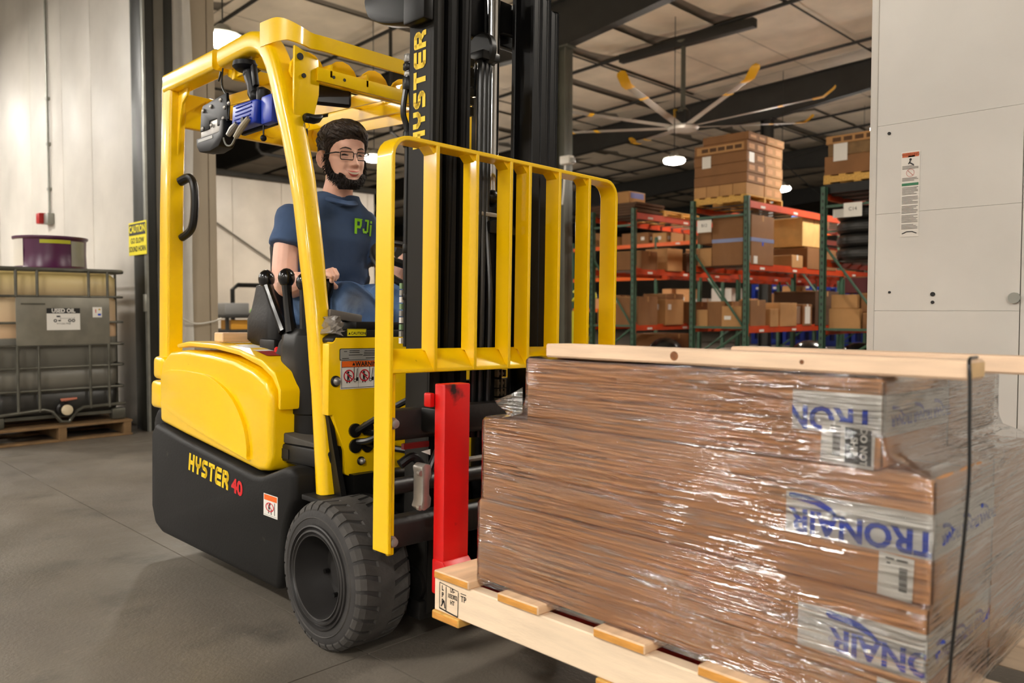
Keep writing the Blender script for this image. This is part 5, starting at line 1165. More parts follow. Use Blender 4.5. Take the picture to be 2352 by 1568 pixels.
# ---- jeans
jn=B()
for y,s in((1.672,1),(1.885,-1)):
    jn.tube(spline([(-2.97,y+.02*s,1.075),(-2.80,y,1.085),(-2.62,y-.004*s,1.092),(-2.535,y-.006*s,1.085),(-2.475,y-.006*s,1.03),(-2.455,y-.004*s,.93),(-2.45,y,.78),(-2.44,y,.62)],5),[.098]*6+[.092]*5+[.086]*4+[.082]*5+[.080]*4+[.076]*4+[.072]*5+[.07]*3,20)
jn.loft([[(-2.96+.14*math.cos(t),1.778+.185*math.sin(t),z) for t in [2*math.pi*k/28 for k in range(28)]] for z in (.99,1.03,1.10,1.14)])
JN=fuse(jn,'jeans',DENIM,.0065,6,PS,label='worn blue jeans with a dark smudge on the knee')
ripple(JN,lambda p:.0032*math.sin(75*(p.x*.6+p.z)+4*math.sin(12*p.y))*(.4+.6*abs(math.sin(9*p.x))))
for y in (1.672,1.885):
    B().loft([[(x,yy,z) for x,yy in rrect(-2.52,-2.52+l,y-w_,y+w_,w_*.8)] for l,w_,z in((.26,.048,.563),(.27,.05,.59),(.22,.046,.62),(.13,.044,.66))]).part('shoe',BLK,PS,smooth=True)
# ================================================================== RACKS AND GOODS IN THE WAREHOUSE
RY=11.5
rows=[(-9.393,-8.464),(-7.257,-6.285),(-5.057,-4.10)]
LV=[.70,1.70,2.68]       # beam bottoms
BL=3.66
def rack(x0,x1,y0,nb,label,lv=LV,h=2.86,axis='y'):
    """pallet rack running along Y; end frame at y0"""
    t=empty('pallet_rack',label,'rack',((x0+x1)/2,y0,0),'pallet racks')
    cxo=ORG[t.name]; w=.04
    def P(b,name,m,**k): return b.part(name,m,t,**k)
    pm=None
    for i in range(nb+1):
        y=y0+i*BL
        for x in (x0,x1):
            b=B().box(x-w,x+w,y-.035,y-.027,0,h).box(x-w,x-w+.008,y-.035,y+.04,0,h).box(x+w-.008,x+w,y-.035,y+.04,0,h)
            up=P(b,'upright',GREEN)
            if i==0:
                hs=B()
                for k in range(int(h/.1)): hs.box(x-.012,x+.012,y-.0362,y-.034,k*.1+.03,k*.1+.07)
                hs.part('upright_slots',INK,up,kind='stuff')
            P(B().box(x-.07,x+.07,y-.06,y+.06,0,.012),'base_plate',GREEN)
        zz=[.12,.765,1.32,1.95,2.55]
        for z in (.12,.765,2.55): P(B().box(x0+w,x1-w,y-.02,y+.02,z,z+.035),'frame_brace',GREEN)
        for za,zb in((.14,.74),(1.98,.80)):
            P(B().tube([(x0+w,y,za),(x1-w,y,zb)] if za>1 else [(x0+w,y,za),(x1-w,y,zb)],.02,6),'frame_diagonal',GREEN)
    for i in range(nb):
        ya,yb=y0+i*BL+.03,y0+(i+1)*BL-.03
        for z in lv:
            for x,s in ((x1,1),(x0,-1)):
                b=B().prism([(x+s*.035,z),(x+s*.035,z+.07),(x+s*.02,z+.07),(x+s*.02,z+.11),(x-s*.015,z+.11),(x-s*.015,z)],'y',ya,yb); bm_=P(b,'beam',ORANGE)
                if s>0:
                    for k in range(3): B().box(x+.0351,x+.037,ya+.35+k*1.15,ya+.50+k*1.15,z+.015,z+.05).part('beam_label',WHITE,bm_)
                for yy in (ya,yb): B().box(x-s*.015,x+s*.045,yy-.004,yy+.004,z-.05,z+.15).part('beam_end_plate',ORANGE,bm_)
            for k in range(9): P(B().box(x0,x1,ya+.2+k*.38,ya+.29+k*.38,z+.072,z+.085),'deck_slat',mat('deck_wire',(104,98,90),.5,metal=.4))
    return t
rack(*rows[0],RY,3,'green and orange pallet rack row at the left, behind the yellow backrest')
rack(*rows[1],RY,3,'green and orange pallet rack row carrying the tall carton stack')
rack(*rows[2],RY,3,'green and orange pallet rack row at the right, holding the tyre stack')
# white bin signs hung on the end frames
for x,z,y,l in((-7.02,2.44,RY-.03,'white location sign on the end frame under the tall carton stack'),(-4.62,2.50,RY-.03,'white location sign on the end frame above the tyre stack')):
    s_=B().box(x-.13,x+.13,y-.012,y-.006,z-.11,z+.09).thing('location_sign',WHITE,l,'sign',(x,y,z-.1),'rack location signs'); 
    flat(text('B12' if x<-6 else 'C14',.07),(x,y-.0135,z),(1,0,0),(0,0,1)).part('sign_lettering',INK,s_)
def gbox(x0,x1,y0,y1,z0,z1,label,m=CARD2,tape=True,lab=None,group='cartons on the racks',name='storage_carton',tape_m=None):
    t=empty(name,label,'carton',((x0+x1)/2,(y0+y1)/2,z0),group)
    B().box(x0,x1,y0,y1,z0,z1).part('body',m,t,bev=.006,seg=1)
    if tape:
        ym=(y0+y1)/2; B().box(x0+.002,x1+.002,ym-.025,ym+.025,z1-.001,z1+.002).box(x1-.001,x1+.002,ym-.025,ym+.025,z1-.09,z1).part('packing_tape',tape_m or CARD3,t,kind='stuff')
        B().box(x0+.01,x1-.01,y0-.0015,y0+.001,z1-.012,z1-.006).part('flap_edge',CARD3,t)
    if lab:
        fx,fz,fw,fh=lab; xx=x0+(x1-x0)*fx; zz=z0+(z1-z0)*fz
        B().box(xx-fw/2,xx+fw/2,y0-.003,y0,zz-fh/2,zz+fh/2).part('paper_label',WHITE,t)
        B().box(x1,x1+.003,y0+.08,y0+.08+fw,zz-fh/2,zz+fh/2).part('paper_label',WHITE,t)
    return t
def pal(x0,x1,y0,y1,z0,label,m=WOODP):
    t=empty('storage_pallet',label,'pallet',((x0+x1)/2,(y0+y1)/2,z0),'pallets on the racks')
    for y in (y0,(y0+y1)/2-.02,y1-.04): plank_part('stringer',t,x0,x1,y,y+.04,z0+.02,z0+.11,'x',m,m)
    n=5
    for k in range(n):
        x=x0+(x1-x0-.1)*k/(n-1); plank_part('deck_board',t,x,x+.1,y0,y1,z0+.11,z0+.13,'y',m,m)
        if k%2==0: plank_part('bottom_board',t,x,x+.1,y0,y1,z0,z0+.02,'y',m,m)
    return z0+.13
TOP=2.766
# --- tall carton stack on row 1 (seen end on)
a,b_=rows[1]
zt_=pal(a+.0,b_-.02,RY+.02,RY+1.24,TOP,'yellowish pallet under the tall carton stack')
PRT=mat('print_dark',(84,56,30),.8)
hts=[.185,.16,.17,.165,.17,.13]; z=zt_
nm=('lowest','second','third','fourth','fifth','topmost')
for k,hh in enumerate(hts):
    for j in range(2):
        y0=RY+.02+j*.60; xx0,xx1=(a+.0,b_-.02) if k<5 else (a+.15,b_-.0)
        yo=.02*((k*7+j*3)%3-1)
        lab='%s carton of the tall stack on the rack, %s half'%(nm[k],('near','far')[j])
        if k==0 and j==0:
            for q in range(4):
                gbox(xx0+q*.237,xx0+q*.237+.233,y0,y0+.585,z,z+hh-.004,'small light carton %s of four in the bottom row of the tall stack'%('first','second','third','last')[q],CARD3,False)
            continue
        t=gbox(xx0+yo*.3,xx1+yo*.3,y0,y0+.59,z,z+hh-.004,lab,CARD2 if j==0 else CARD3,False,(.25,.35,.16,.19) if (k==3 and j==0) else None)
        # printed band on the side
        for w_ in range(2): B().box(xx1+yo*.3,xx1+yo*.3+.002,y0+.06+.28*w_,y0+.24+.28*w_,z+.04,z+hh-.05).part('side_print',CARD,t)
        if k==4 and j==0:
            B().box(xx0+.05,xx0+.9,y0-.002,y0,z+.02,z+hh-.03).part('front_print',CARD3,t)
            for w_ in range(5): B().box(xx0+.14+w_*.15,xx0+.26+w_*.15,y0-.0035,y0-.001,z+.05,z+hh-.06).part('front_print',PRT,t)
    z+=hh
# --- pallet with cartons on row 2
a,b_=rows[2]
zt_=pal(a-.02,b_,RY+.02,RY+1.24,TOP+.13,'yellowish pallet with cartons at the top right of the racks'); 
B().box(a+.0,b_,RY+.04,RY+1.2,TOP,TOP+.128).thing('dark_crate',BLKM,'low dark crate between the right hand rack beam and its pallet','crate',(a+.5,RY+.6,TOP))
t=gbox(a-.02,b_-.02,RY+.05,RY+1.2,zt_,zt_+.27,'wide carton on the top right pallet',CARD2,False)
t=gbox(a+.03,b_-.02,RY+.05,RY+1.2,zt_+.272,zt_+.44,'slatted dark carton above the wide carton at the top right',WOODD,False,(.2,.3,.2,.26))
t=gbox(a+.0,b_-.02,RY+.04,RY+1.2,zt_+.442,zt_+.56,'printed carton lid at the top of the right hand pallet',CARD3,False)
for w_ in range(5): B().box(a+.1+w_*.16,a+.22+w_*.16,RY+.037,RY+.041,zt_+.47,zt_+.53).part('front_print',PRT,t)
# --- tyres
def tire(x,y,z,r,w_,label):
    t=empty('stacked_tyre',label,'tyre',(x,y,z),'tyres stacked on the rack')
    B().lathe([(r*.55,.02),(r*.6,.0),(r*.9,.0),(r*.98,.035),(r,.06),(r,w_-.06),(r*.98,w_-.035),(r*.9,w_),(r*.6,w_),(r*.55,w_-.02)],(x,y,z),'z',40,False).part('tread_and_walls',mat('new_tyre',(28,27,26),.4,var=.2,vs=10),t,smooth=True,ang=50)
    for q in (.3,.5,.7): B().lathe([(r-.004,w_*q-.006),(r+.003,w_*q-.004),(r+.003,w_*q+.004),(r-.004,w_*q+.006)],(x,y,z),'z',40,False).part('tread_rib',mat('new_tyre_rib',(46,44,42),.45),t,smooth=True)
    return t
zz=LV[1]+.085
for k in range(4):
    t=tire(-4.58,RY+.55,zz+k*.195,.47,.19,'%s tyre of the four stacked on the right hand rack'%('lowest','second lowest','third','topmost')[k])
B().box(-4.95,-4.72,RY+.07,RY+.09,zz+.62,zz+.74).thing('tyre_tag','' or WHITE,'white tag on the topmost stacked tyre','tag',(-4.8,RY+.08,zz+.62))
# --- boxes by place; (row, dx0, dx1 from left post, y from frame, depth, z level, height, look)
def on(row,u0,u1,y0,d,lev,h,label,m=CARD2,lab=None,zoff=0,**k):
    x=rows[row][0]; zb=([0]+[l+.086 for l in LV])[lev]+zoff
    return gbox(x+u0,x+u1,RY+y0,RY+y0+d,zb,zb+h,label,m,True,lab,**k)
on(1,.30,1.0,.10,.75,2,.40,'lower half of the big carton pair with blue printed tape',CARD2,(.9,.2,.12,.12),tape_m=BLUEI)
on(1,.30,1.0,.10,.75,2,.39,'upper half of the big carton pair on the middle shelf',CARD2,zoff=.402)
B().box(rows[1][0]+.30,rows[1][0]+1.003,RY+.096,RY+.85,LV[1]+.086+.37,LV[1]+.086+.43).thing('blue_printed_tape',mat('pale_blue_tape',(120,130,170),.4),'pale blue printed tape round the big carton pair','tape',(rows[1][0]+.65,RY+.4,2.15))
on(1,.02,.28,.12,.5,2,.30,'small carton left of the big carton pair, low',CARD3); on(1,.02,.28,.12,.5,2,.26,'small carton left of the big carton pair, upper',CARD2,zoff=.37)
on(1,.62,1.0,1.5,.42,2,.22,'small carton with a white tape stripe on the middle shelf',CARD3,tape_m=WHITE)
on(1,.2,1.0,2.1,1.2,2,.38,'wide brown carton at the far end of the middle shelf',CARD2)
on(1,.35,.95,2.0,.9,2,.50,'plywood crate near the roof of the middle shelf',mat('plywood_crate',(206,168,104),.7,var=.12,vs=6),zoff=.40,name='plywood_crate')
on(1,.02,.22,.10,.4,1,.28,'small carton at the left post on the low shelf',CARD3); on(1,.20,.52,.14,.5,1,.42,'brown carton behind the diagonal brace on the low shelf',CARD2); on(1,.50,.86,.08,.5,1,.34,'carton with a white label in the middle of the low shelf',CARD3,(.3,.45,.12,.06)); on(1,.78,.99,.12,.5,1,.44,'tall brown carton right of the labelled one, low shelf',CARD2)
on(1,.72,1.0,.75,.30,1,.30,'slim carton just behind the front post on the low shelf',CARD3); on(1,.5,1.0,1.10,.62,1,.40,'large light carton on the low shelf bay',CARD3); on(1,.7,1.0,1.95,.36,1,.38,'carton wrapped in white tape stripes, low shelf',CARD2,tape_m=WHITE,lab=(.5,.5,.2,.3)); on(1,.2,1.0,2.45,1.0,1,.62,'dark brown carton in the shade of the low shelf',mat('cardboard_shade',(84,58,38),.85))  # last carton's shade put into a darker cardboard colour
on(2,.05,.5,.12,.5,1,.30,'light carton at the foot of the right hand rack stack',CARD3,zoff=0); on(2,.07,.45,.14,.5,1,.20,'light carton on top of another, right hand rack',CARD3,zoff=.302); on(2,.52,.95,.16,.6,1,.24,'brown carton beside the double stack, right hand rack',CARD2); on(2,.48,.95,.2,.6,1,.28,'tilted brown carton over its neighbour, right hand rack',CARD2,zoff=.242); on(2,.2,.7,.3,.5,1,.24,'maroon fronted box on the right hand rack',mat('maroon_box',(86,22,26),.6),zoff=.526)
on(0,.02,.45,.12,.5,1,.30,'light carton behind the right post of the yellow backrest',CARD3); on(0,.45,.95,.12,.6,1,.52,'wide brown carton in the left rack, low shelf',CARD2)
on(0,.5,1.0,.9,.6,1,.48,'square carton with a label in the left rack bay',CARD3,(.6,.7,.1,.1)); on(0,.5,1.0,.9,.6,1,.10,'flat carton on the square carton in the left bay',CARD2,zoff=.482); on(0,.4,1.0,1.7,.9,1,.44,'half open brown carton in the left rack bay',CARD2); on(0,.6,1.0,2.7,.7,1,.3,'last carton of the left low shelf',CARD2)
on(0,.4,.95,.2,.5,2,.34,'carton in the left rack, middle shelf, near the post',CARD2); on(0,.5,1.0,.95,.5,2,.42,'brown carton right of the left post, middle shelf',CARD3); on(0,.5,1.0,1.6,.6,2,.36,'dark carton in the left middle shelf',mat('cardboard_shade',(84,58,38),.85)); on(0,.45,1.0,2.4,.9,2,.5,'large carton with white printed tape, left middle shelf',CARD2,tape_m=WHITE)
on(0,.3,1.0,.9,.9,0,.62,'large open brown carton on the floor under the left rack',CARD2); on(0,.1,.8,.1,.6,0,.4,'carton on the floor at the left rack end',CARD3)
on(1,.25,.62,.3,.7,0,.42,'white carton under the middle rack with a pink print',mat('white_carton',(206,198,190),.7)); on(1,.62,.98,.3,.5,0,.46,'white crumpled carton under the middle rack',mat('white_carton',(206,198,190),.7))
# goods on top of row 0
zt0=pal(rows[0][0]+.05,rows[0][1]+.02,RY+.9,RY+2.1,TOP,'light pallet lying on top of the left rack')
for k in range(5): 
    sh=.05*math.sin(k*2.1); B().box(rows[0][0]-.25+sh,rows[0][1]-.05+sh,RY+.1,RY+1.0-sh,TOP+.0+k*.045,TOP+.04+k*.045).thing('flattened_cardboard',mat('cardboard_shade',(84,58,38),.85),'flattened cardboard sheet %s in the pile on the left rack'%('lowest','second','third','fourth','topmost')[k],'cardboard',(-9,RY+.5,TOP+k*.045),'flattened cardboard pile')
t=gbox(rows[0][0]+.15,rows[0][0]+.60,RY+.3,RY+.8,TOP+.228,TOP+.46,'small carton with a blue label on the cardboard pile',CARD3,False)
B().box(rows[0][0]+.601,rows[0][0]+.604,RY+.35,RY+.75,TOP+.34,TOP+.44).part('blue_label',mat('label_blue_white',(120,124,180),.5),t)
# --- far rack along the back, front light put into its orange beam colour
FY=19.6
fr=empty('back_rack','far orange rack running across behind the left rack row','rack',(-13.5,FY,0),'pallet racks')
for x in (-18.0+1.2,-13.6,-11.4,-8.2): B().box(x-.04,x+.04,FY-.04,FY+.04,0,3.2).part('upright',GREEN,fr)
for z in (1.0,1.95,2.92):
    for xa,xb in((-16.8,-13.6),(-13.6,-11.4),(-11.4,-8.2)): 
        bm_=B().box(xa+.04,xb-.04,FY-.06,FY-.02,z,z+.11).part('beam',mat('orange_beam_lit',(232,98,20),.4),fr); B().box(xa+.7,xa+.84,FY-.063,FY-.06,z+.03,z+.07).part('beam_label',WHITE,bm_)
    B().box(-16.8,-8.2,FY-.02,FY+1.0,z+.085,z+.105).part('deck',WOODP,fr)
rb=random.Random(11)
looks=(CARD2,CARD3,CARD,mat('white_carton',(206,198,190),.7),mat('navy_box',(24,48,96),.6))
ORD=('first','second','third','fourth','fifth','sixth','seventh','eighth','ninth','tenth','eleventh','twelfth','thirteenth','fourteenth','fifteenth','sixteenth','seventeenth','eighteenth','nineteenth','twentieth')
adj=('squat','tall','narrow','wide','light','dark','plain','scuffed')
n=0
for z in (1.105,2.055,3.025):
    x=-16.6; q_=-1
    while x<-8.6:
        w_=rb.uniform(.3,.62); h_=rb.uniform(.25,.62); m=looks[rb.choice((0,0,1,1,2,3,4))]; n+=1; q_+=1
        gbox(x,x+w_,FY+.02,FY+.6,z,z+h_,'%s carton from the left on the %s shelf of the far back rack'%(ORD[q_],{1.105:'low',2.055:'middle',3.025:'top'}[z]),m,True,(.5,.5,.12,.1) if rb.random()<.4 else None,'cartons on the back rack'); x+=w_+rb.uniform(.04,.3)
t=gbox(-12.9,-12.35,FY-.4,FY+.0,1.3,1.62,'blue box with a pale picture on its front',mat('navy_box',(24,48,96),.6),False) if False else None
bx=empty('picture_box','navy box with a white and green picture on the low shelf behind','box',(-8.6,14.6,1.4)) if False else None
# --- blue bulk bins behind the right hand racks
def bin_(x,y,z,label):
    t=empty('blue_bin',label,'bin',(x,y,z),'blue bulk bins')
    B().box(x-.48,x+.48,y,y+.05,z,z+.16).box(x-.48,x+.48,y,y+.05,z+.42,z+.62).box(x-.48,x-.36,y,y+.05,z+.16,z+.42).box(x-.20,x-.06,y,y+.05,z+.16,z+.42).box(x+.08,x+.22,y,y+.05,z+.16,z+.42).box(x+.36,x+.48,y,y+.05,z+.16,z+.42).part('front_panel',BLUEP,t,kind='stuff')
    B().box(x-.48,x+.48,y+.05,y+.9,z,z+.62).part('tub',mat('blue_plastic_inner',(8,22,84),.6),t,bev=.01,seg=1)
    for q in (-.28,.01,.29): B().box(x+q-.05,x+q+.05,y-.004,y,z+.47,z+.53).part('bin_label',WHITE,t)
for i,x in enumerate((-12.0,-10.95,-9.9,-8.85,-7.8)):
    for k in range(3): bin_(x,23.2,.0+k*.625,'blue bulk bin, column %s from the left behind the racks, %s of its stack'%(('one','two','three','four','five')[i],('lowest','middle','topmost')[k]))
# --- yellow rolling ladders behind the backrest
YT=mat('yellow_tube',(206,200,30),.45)
ld=empty('yellow_ladder','yellow tube rolling ladder seen through the right end of the backrest','ladder',(-10.45,12.45,0))
def lt(P,r=.03): B().tube([(x-.3,y+1.2,z) for x,y,z in P],r,8).part('ladder_tube',YT,ld,smooth=True)
A1,A2=(-10.28,11.15),(-9.98,11.35)
lt([(*A1,.05),(*A1,1.05)]); lt([(*A1,.72),(*A2,.74)]); lt([(*A1,.1),(*A2,.55)]); lt([(*A2,.05),(*A2,1.0)]); lt([(A1[0],A1[1],1.42),(A2[0]+.1,A2[1],1.8)]); lt([(A2[0]-.1,A2[1],1.85),(A2[0]+.12,A2[1],1.3)]); lt([(A1[0]-.02,A1[1],1.25),(A1[0]+.2,A1[1],1.42)])
for z in (.3,.6,.9): B().box(A1[0]-.3,A2[0]-.3,A1[1]+1.2,A2[1]+1.2,z,z+.025).part('ladder_step',DSTEEL,ld)
for x,y in (A1,A2): B().lathe([(.05,-.02),(.05,.02)],(x-.3,y+1.2,.05),'y',14).part('caster',RUB,ld,smooth=True)
# --- bags of parts on the floor
for i,(x,y) in enumerate(((-8.05,11.9),(-5.6,12.3),(-4.7,12.0))):
    b=B(); b.sphere((x,y,.30),.3,16,10,(1.1,.9,.95)); m_=b.thing('black_bag',mat('shiny_black_bag',(24,24,24),.2,bump=1,bs=9),'shiny black wrapped bundle %s'%('under the left rack','between the middle and right racks','under the right rack')[i],'bundle',(x,y,.01),'black bundles on the floor',smooth=True)
# --- big ceiling fan
fan=empty('ceiling_fan','large eight blade ceiling fan with yellow blade tips under the roof','fan',(-9.55,14.7,4.95))
FX,FYn,FZ=-9.55,14.7,4.95
FM=mat('fan_aluminium',(150,144,134),.4,metal=.3); FT=mat('fan_tip_yellow',(222,168,10),.5)
B().box(FX-1.65,FX+1.65,FYn-.09,FYn+.09,cz(FX)-.34,cz(FX)-.16).part('mount_beam',DSTEEL,fan,bev=.01)
B().lathe([(.12,0),(.12,.05),(.05,.1),(.05,1.42),(.14,1.5)],(FX,FYn,FZ+.32),'z',16).part('drop_rod',GSTEEL,fan,smooth=True)
mo=B().box(FX-.13,FX+.13,FYn-.1,FYn+.1,FZ+.02,FZ+.36).part('motor',DSTEEL,fan,bev=.02); B().box(FX-.16,FX-.12,FYn-.11,FYn+.11,FZ+.0,FZ+.40).part('motor_side_plate',FT,mo)
B().lathe([(.05,-.07),(.3,-.06),(.34,-.01),(.3,.03),(.1,.05)],(FX,FYn,FZ),'z',24).part('hub',FM,fan,smooth=True)
bl=B().loft([[(x,y*w_,z+y*.12) for y,z in((-.09,-.008),(0,.012),(.09,-.008),(0,-.016))] for x,w_ in((.25,1),(2.72,.85))]).mesh('blade',FM,smooth=True)
tp=B().loft([[(x,y*w_,z+y*.12+dz) for y,z in((-.1,-.012),(0,.018),(.1,-.012),(0,-.022))] for x,w_,dz in((2.66,1,0),(2.85,1,.0),(3.05,1,.12),(3.09,.8,.16))]).mesh('blade_tip',FT,smooth=True)
bdm=B().loft([[(x,y,z+y*.12) for y,z in((-.095,-.010),(0,.015),(.095,-.010),(0,-.019))] for x in (2.0,2.1)]).mesh('blade_band',FT)
for k in range(8):
    an=R_(12+45*k)
    o=bpy.data.objects.new('blade',bl); COL.objects.link(o); o.parent=fan; o.rotation_euler=(0,-.085,an)
    for nm_,me_ in(('blade_tip',tp),('blade_band',bdm)):
        q=bpy.data.objects.new(nm_,me_); COL.objects.link(q); q.parent=o
# --- camera box on the near column
cb=empty('security_camera','small white camera box on the grey steel column','camera',(XC+.14,11.1,3.73))
B().box(XC+.13,XC+.36,11.0,11.14,3.72,3.87).part('housing',WHITE,cb,bev=.01); B().box(XC+.33,XC+.42,11.03,11.11,3.73,3.82).part('visor',mat('clear_grey',(150,150,145),.2),cb,bev=.008); B().tube([(XC+.2,11.07,3.72),(XC+.17,11.07,3.3),(XC+.135,11.07,3.0)],.016,6).part('cable',WHITE,cb,smooth=True)
# --- tool bench in the left background
BX,BYY=-10.6,5.15
wb=empty('tool_bench','dark tool bench with shelves seen through the doorway behind the seat','bench',(BX,BYY+.3,0))
for z,m in((1.0,DSTEEL),(.80,DSTEEL),(.50,DSTEEL)): B().box(BX-.5,BX+.4,BYY-.35,BYY+1.1,z-.045,z).part('shelf',m,wb,bev=.006)
for x in (BX-.45,BX+.35):
    for y in (BYY-.3,BYY+1.05): B().box(x-.02,x+.02,y-.02,y+.02,0,1.0).part('leg',DSTEEL,wb)
def tool(name,label,b,m,org,cat): return b.thing(name,m,label,cat,org,bev=.012)
tool('grey_case','grey plastic case on the left end of the tool bench',B().box(BX-.1,BX+.35,BYY-.33,BYY+.02,1.0,1.16),mat('case_grey',(120,120,120),.5),(BX+.1,BYY-.1,1.0),'case')
for i,(y,h,l) in enumerate(((BYY+.12,.05,'flat lime green tool beside the grey case'),(BYY+.42,.12,'lime green power tool standing on the bench'),(BYY+.60,.07,'small lime green battery tool at the bench end'))):
    t=empty('power_tool',l,'tool',(BX+.3,y,1.0),'lime power tools'); B().box(BX+.22,BX+.36,y-.06,y+.06,1.0,1.0+h*.5).part('base',BLK,t,bev=.01); B().lathe([(.03,0),(.05,.02),(.05,.08),(.02,.1)],(BX+.29,y-.05,1.0+h*.75),'y',12).part('motor',mat('lime_tool',(110,200,10),.4),t,smooth=True)
for i in range(4):
    y=BYY-.25+i*.32; gbox(BX+.05,BX+.36,y,y+.26,.80,.93,'%s amber parts bin on the bench shelf'%('first','second','third','fourth')[i],mat('amber_bin',(196,140,40),.5),False,None,'parts bins','parts_bin')
for i in range(3):
    y=BYY-.2+i*.4; gbox(BX+.05,BX+.36,y,y+.3,.5,.66,'%s grey parts bin on the low bench shelf'%('first','second','third')[i],DSTEEL,False,None,'parts bins','parts_bin')
lf=empty('black_forklift_frame','black tube frame standing in for a parked forklift behind the tool bench','cart',(-13.2,7.1,0))  # plain tube frame standing in for a distant forklift
def ltb(P,r=.04): B().tube(P,r,8).part('frame_tube',BLK,lf,smooth=True)
ltb([(-13.2,6.35,.05),(-13.2,6.35,1.42),(-13.2,6.45,1.5),(-13.2,7.9,1.5)]); ltb([(-13.2,6.95,1.5),(-13.2,7.0,.05)],.035); ltb([(-13.2,7.9,1.5),(-13.2,7.9,.05)]); B().box(-13.6,-12.9,6.3,7.95,.12,.2).part('deck',BLK,lf)
# ================================================================== SMALL THINGS ON THE TRUCK
# ---- sensor unit hanging from the guard rail
SU=empty('scanner_unit','black and blue sensor unit on a ball mount under the guard rail','sensor',(-2.95,1.46,1.80),roll=True)
DKB=mat('unit_black',(15,15,17),.45,var=.15,vs=20,spec=.25); UBL=mat('unit_blue',(10,48,160),.35,var=.1,vs=5)
mx,my_=-2.90,1.425
def sp(b,n,m,p=None,**k): return b.part(n,m,p or SU,**k)
ba=sp(B().lathe([(.03,0),(.052,-.004),(.055,-.022),(.042,-.034),(.02,-.038)],(mx,my_,2.014),'z',20),'mount_base',DKB,smooth=True)
sp(B().box(mx-.012,mx-.002,my_-.01,my_+.01,2.0,2.03),'mount_bolt',STEEL,ba)
sp(B().sphere((mx+.02,my_,1.965),.026,14,10),'ball',DKB,smooth=True)
ar=sp(B().loft([oval(Vector((x,my_,z)),Vector((.45,0,-1)),Vector((0,1,0)),rx,ry) for x,z,rx,ry in((mx+.012,1.985,.022,.018),(mx+.026,1.955,.030,.024),(mx+.042,1.918,.024,.019),(mx+.056,1.885,.029,.024),(mx+.066,1.862,.020,.018))]),'clamp_arm',DKB,smooth=True)
sp(B().obox((mx+.085,my_-.012,1.942),(.022,.02,.085),Matrix.Rotation(R_(-14),3,'Y')),'clamp_lever',DKB,ar,bev=.005)
sp(B().sphere((mx+.075,my_,1.868),.027,14,10),'ball',DKB,smooth=True)
kn=sp(B().loft([oval(Vector((x,my_+.008,z)),Vector((.3,0,-1)),Vector((0,1,0)),r,r) for x,z,r in((mx+.10,1.895,.014),(mx+.115,1.878,.027),(mx+.118,1.852,.028),(mx+.11,1.83,.026))]),'knuckle',DKB,smooth=True)
sp(B().prism([(mx-.06,1.745),(mx+.20,1.745),(mx+.205,1.84),(mx+.15,1.858),(mx+.075,1.862),(mx+.05,1.85),(mx-.06,1.846)],'y',my_+.005,my_+.025),'back_plate',DKB,bev=.004)
ub=sp(B().prism([(mx-.04,1.752),(mx+.145,1.752),(mx+.158,1.838),(mx-.03,1.846)],'y',my_-.045,my_+.005),'blue_housing',UBL,bev=.010,seg=3,label='bright blue finned housing')
for k in range(5): sp(B().box(mx-.012+.004*k,mx+.118+.003*k,my_-.049,my_-.044,1.768+k*.0145,1.774+k*.0145),'fin',UBL,ub,bev=.002,seg=1)
sp(B().box(mx+.165,mx+.245,my_-.03,my_+.005,1.742,1.845),'blue_housing',UBL,bev=.008)
sp(B().prism([(mx-.305,1.785),(mx-.295,1.87),(mx-.28,1.888),(mx-.07,1.902),(mx-.06,1.79),(mx-.15,1.785),(mx-.15,1.815),(mx-.215,1.815),(mx-.22,1.785)],'y',my_-.05,my_-.038),'side_bracket',DKB,bev=.003)
sp(B().box(mx-.305,mx-.09,my_-.046,my_-.036,1.745,1.83),'silver_plate',STEEL,bev=.003)
sp(B().prism([(mx-.315,1.758),(mx-.31,1.725),(mx-.285,1.70),(mx-.19,1.69),(mx-.11,1.70),(mx-.075,1.73),(mx-.07,1.80),(mx-.10,1.80),(mx-.11,1.758)],'y',my_-.062,my_-.0),'antenna_pod',DKB,bev=.006)
sp(B().box(mx-.29,mx-.16,my_-.0635,my_-.061,1.738,1.750),'pod_label',GREYL)
for dx,dz in((-.27,.07),(-.20,.075),(-.115,.085),(-.275,.0),(-.195,-.0),(-.09,.01),(-.08,.05),(-.045,.06)):
    sp(B().lathe([(.0085,0),(.0085,-.004),(.004,-.007)],(mx+dx,my_-.05,1.795+dz),'y',10),'bracket_screw',STEEL,smooth=True)
for P,m in(([(mx+.02,my_-.05,1.768),(mx-.005,my_-.056,1.75),(mx-.03,my_-.06,1.73)],STEEL),([(mx+.115,my_-.05,1.772),(mx+.075,my_-.058,1.742),(mx+.035,my_-.062,1.712)],mat('connector_tan',(150,140,116),.5))):
    sp(B().tube(P,[.010,.013,.010],10),'cable_connector',m,smooth=True)
sp(B().lathe([(.011,0),(.011,-.01)],(mx+.07,my_-.045,1.772),'y',12),'port_cap',DKB,smooth=True)
CBL=mat('black_cable',(14,14,14),.4)
for P in ([(-3.065,1.405,2.02),(-3.062,1.40,1.98),(-3.045,1.395,1.94),(-3.0,1.39,1.90),(-2.965,1.385,1.86),(-2.962,1.38,1.80)],[(-3.09,1.40,1.975),(-3.07,1.395,1.985),(-3.062,1.395,2.005)]):
    sp(B().tube(spline(P,4),.004,6),'cable',CBL,smooth=True)
sp(B().tube(spline([(-2.985,1.375,1.81),(-2.985,1.37,1.745),(-2.96,1.37,1.70),(-2.91,1.368,1.69),(mx+.035,my_-.062,1.712)],4),.0035,6),'cable',mat('grey_cable',(120,120,112),.4),smooth=True)
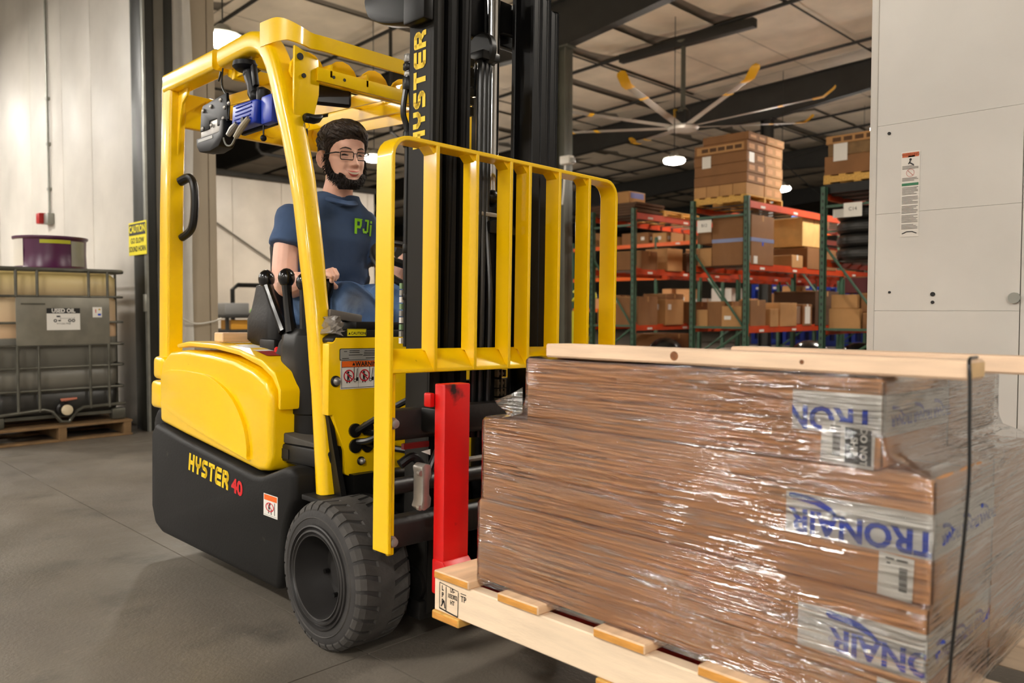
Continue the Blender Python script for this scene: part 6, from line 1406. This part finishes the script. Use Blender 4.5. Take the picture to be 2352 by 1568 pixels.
sp(B().tube([(mx+.17,my_-.02,1.75),(mx+.17,my_-.02,1.70)],.003,6),'antenna_lead',CBL); sp(B().sphere((mx+.17,my_-.02,1.695),.012,10,8),'lead_plug',DKB,smooth=True)
# ---- keys on a ring under the guard bumper
KX,KY,KZ=-2.50,1.447,1.715
ky=empty('key_ring','small key ring hanging from the guard bumper','keys',(KX,KY,KZ-.07),roll=True)
B().tube([(KX,KY+.011*math.cos(t),KZ-.004+.011*math.sin(t)) for t in [2*math.pi*k/16 for k in range(17)]],.0008,5,False).part('ring',STEEL,ky,smooth=True)
B().box(KX-.003,KX+.003,KY-.004,KY+.005,KZ-.05,KZ-.015).part('key_head',BLK,ky,bev=.002,seg=1); B().box(KX-.001,KX+.001,KY-.003,KY+.003,KZ-.075,KZ-.05).part('key_blade',STEEL,ky)
# ---- crumpled clear bag and grey box on the cowl
rc=random.Random(2); b=B(); rings=[]
for j in range(9):
    t=j/8; rings.append([(-2.31+.055*math.cos(a)*(1-.4*t)*(1+rc.uniform(-.3,.3)),1.437+.035*math.sin(a)*(1-.3*t)*(1+rc.uniform(-.25,.25)),.985+.058*t+rc.uniform(-.006,.006)) for a in [2*math.pi*k/16 for k in range(16)]])
b.loft(rings)
def _bag(nt,N,L,bs):
    out=[n for n in N if n.type=='OUTPUT_MATERIAL'][0]; bs.inputs['Base Color'].default_value=(*lin((150,142,134)),1); bs.inputs['Roughness'].default_value=.15
    tr=N.new('ShaderNodeBsdfTransparent'); mx_=N.new('ShaderNodeMixShader'); mx_.inputs[0].default_value=.6; L.new(tr.outputs[0],mx_.inputs[1]); L.new(bs.outputs[0],mx_.inputs[2]); L.new(mx_.outputs[0],out.inputs[0])
BAG=posmat('clear_bag',_bag); b.thing('plastic_bag',BAG,'crumpled clear plastic bag on the front cowl beside the leg post','bag',(-2.31,1.437,.985),roll=True)
B().obox((-2.345,1.50,1.045),(.05,.13,.03),Matrix.Rotation(R_(-8),3,'X')).thing('grey_strip_box',mat('grey_box_plastic',(96,90,84),.5),'flat grey plastic box on the cowl in front of the knee','box',(-2.345,1.50,1.03),bev=.004,roll=True)
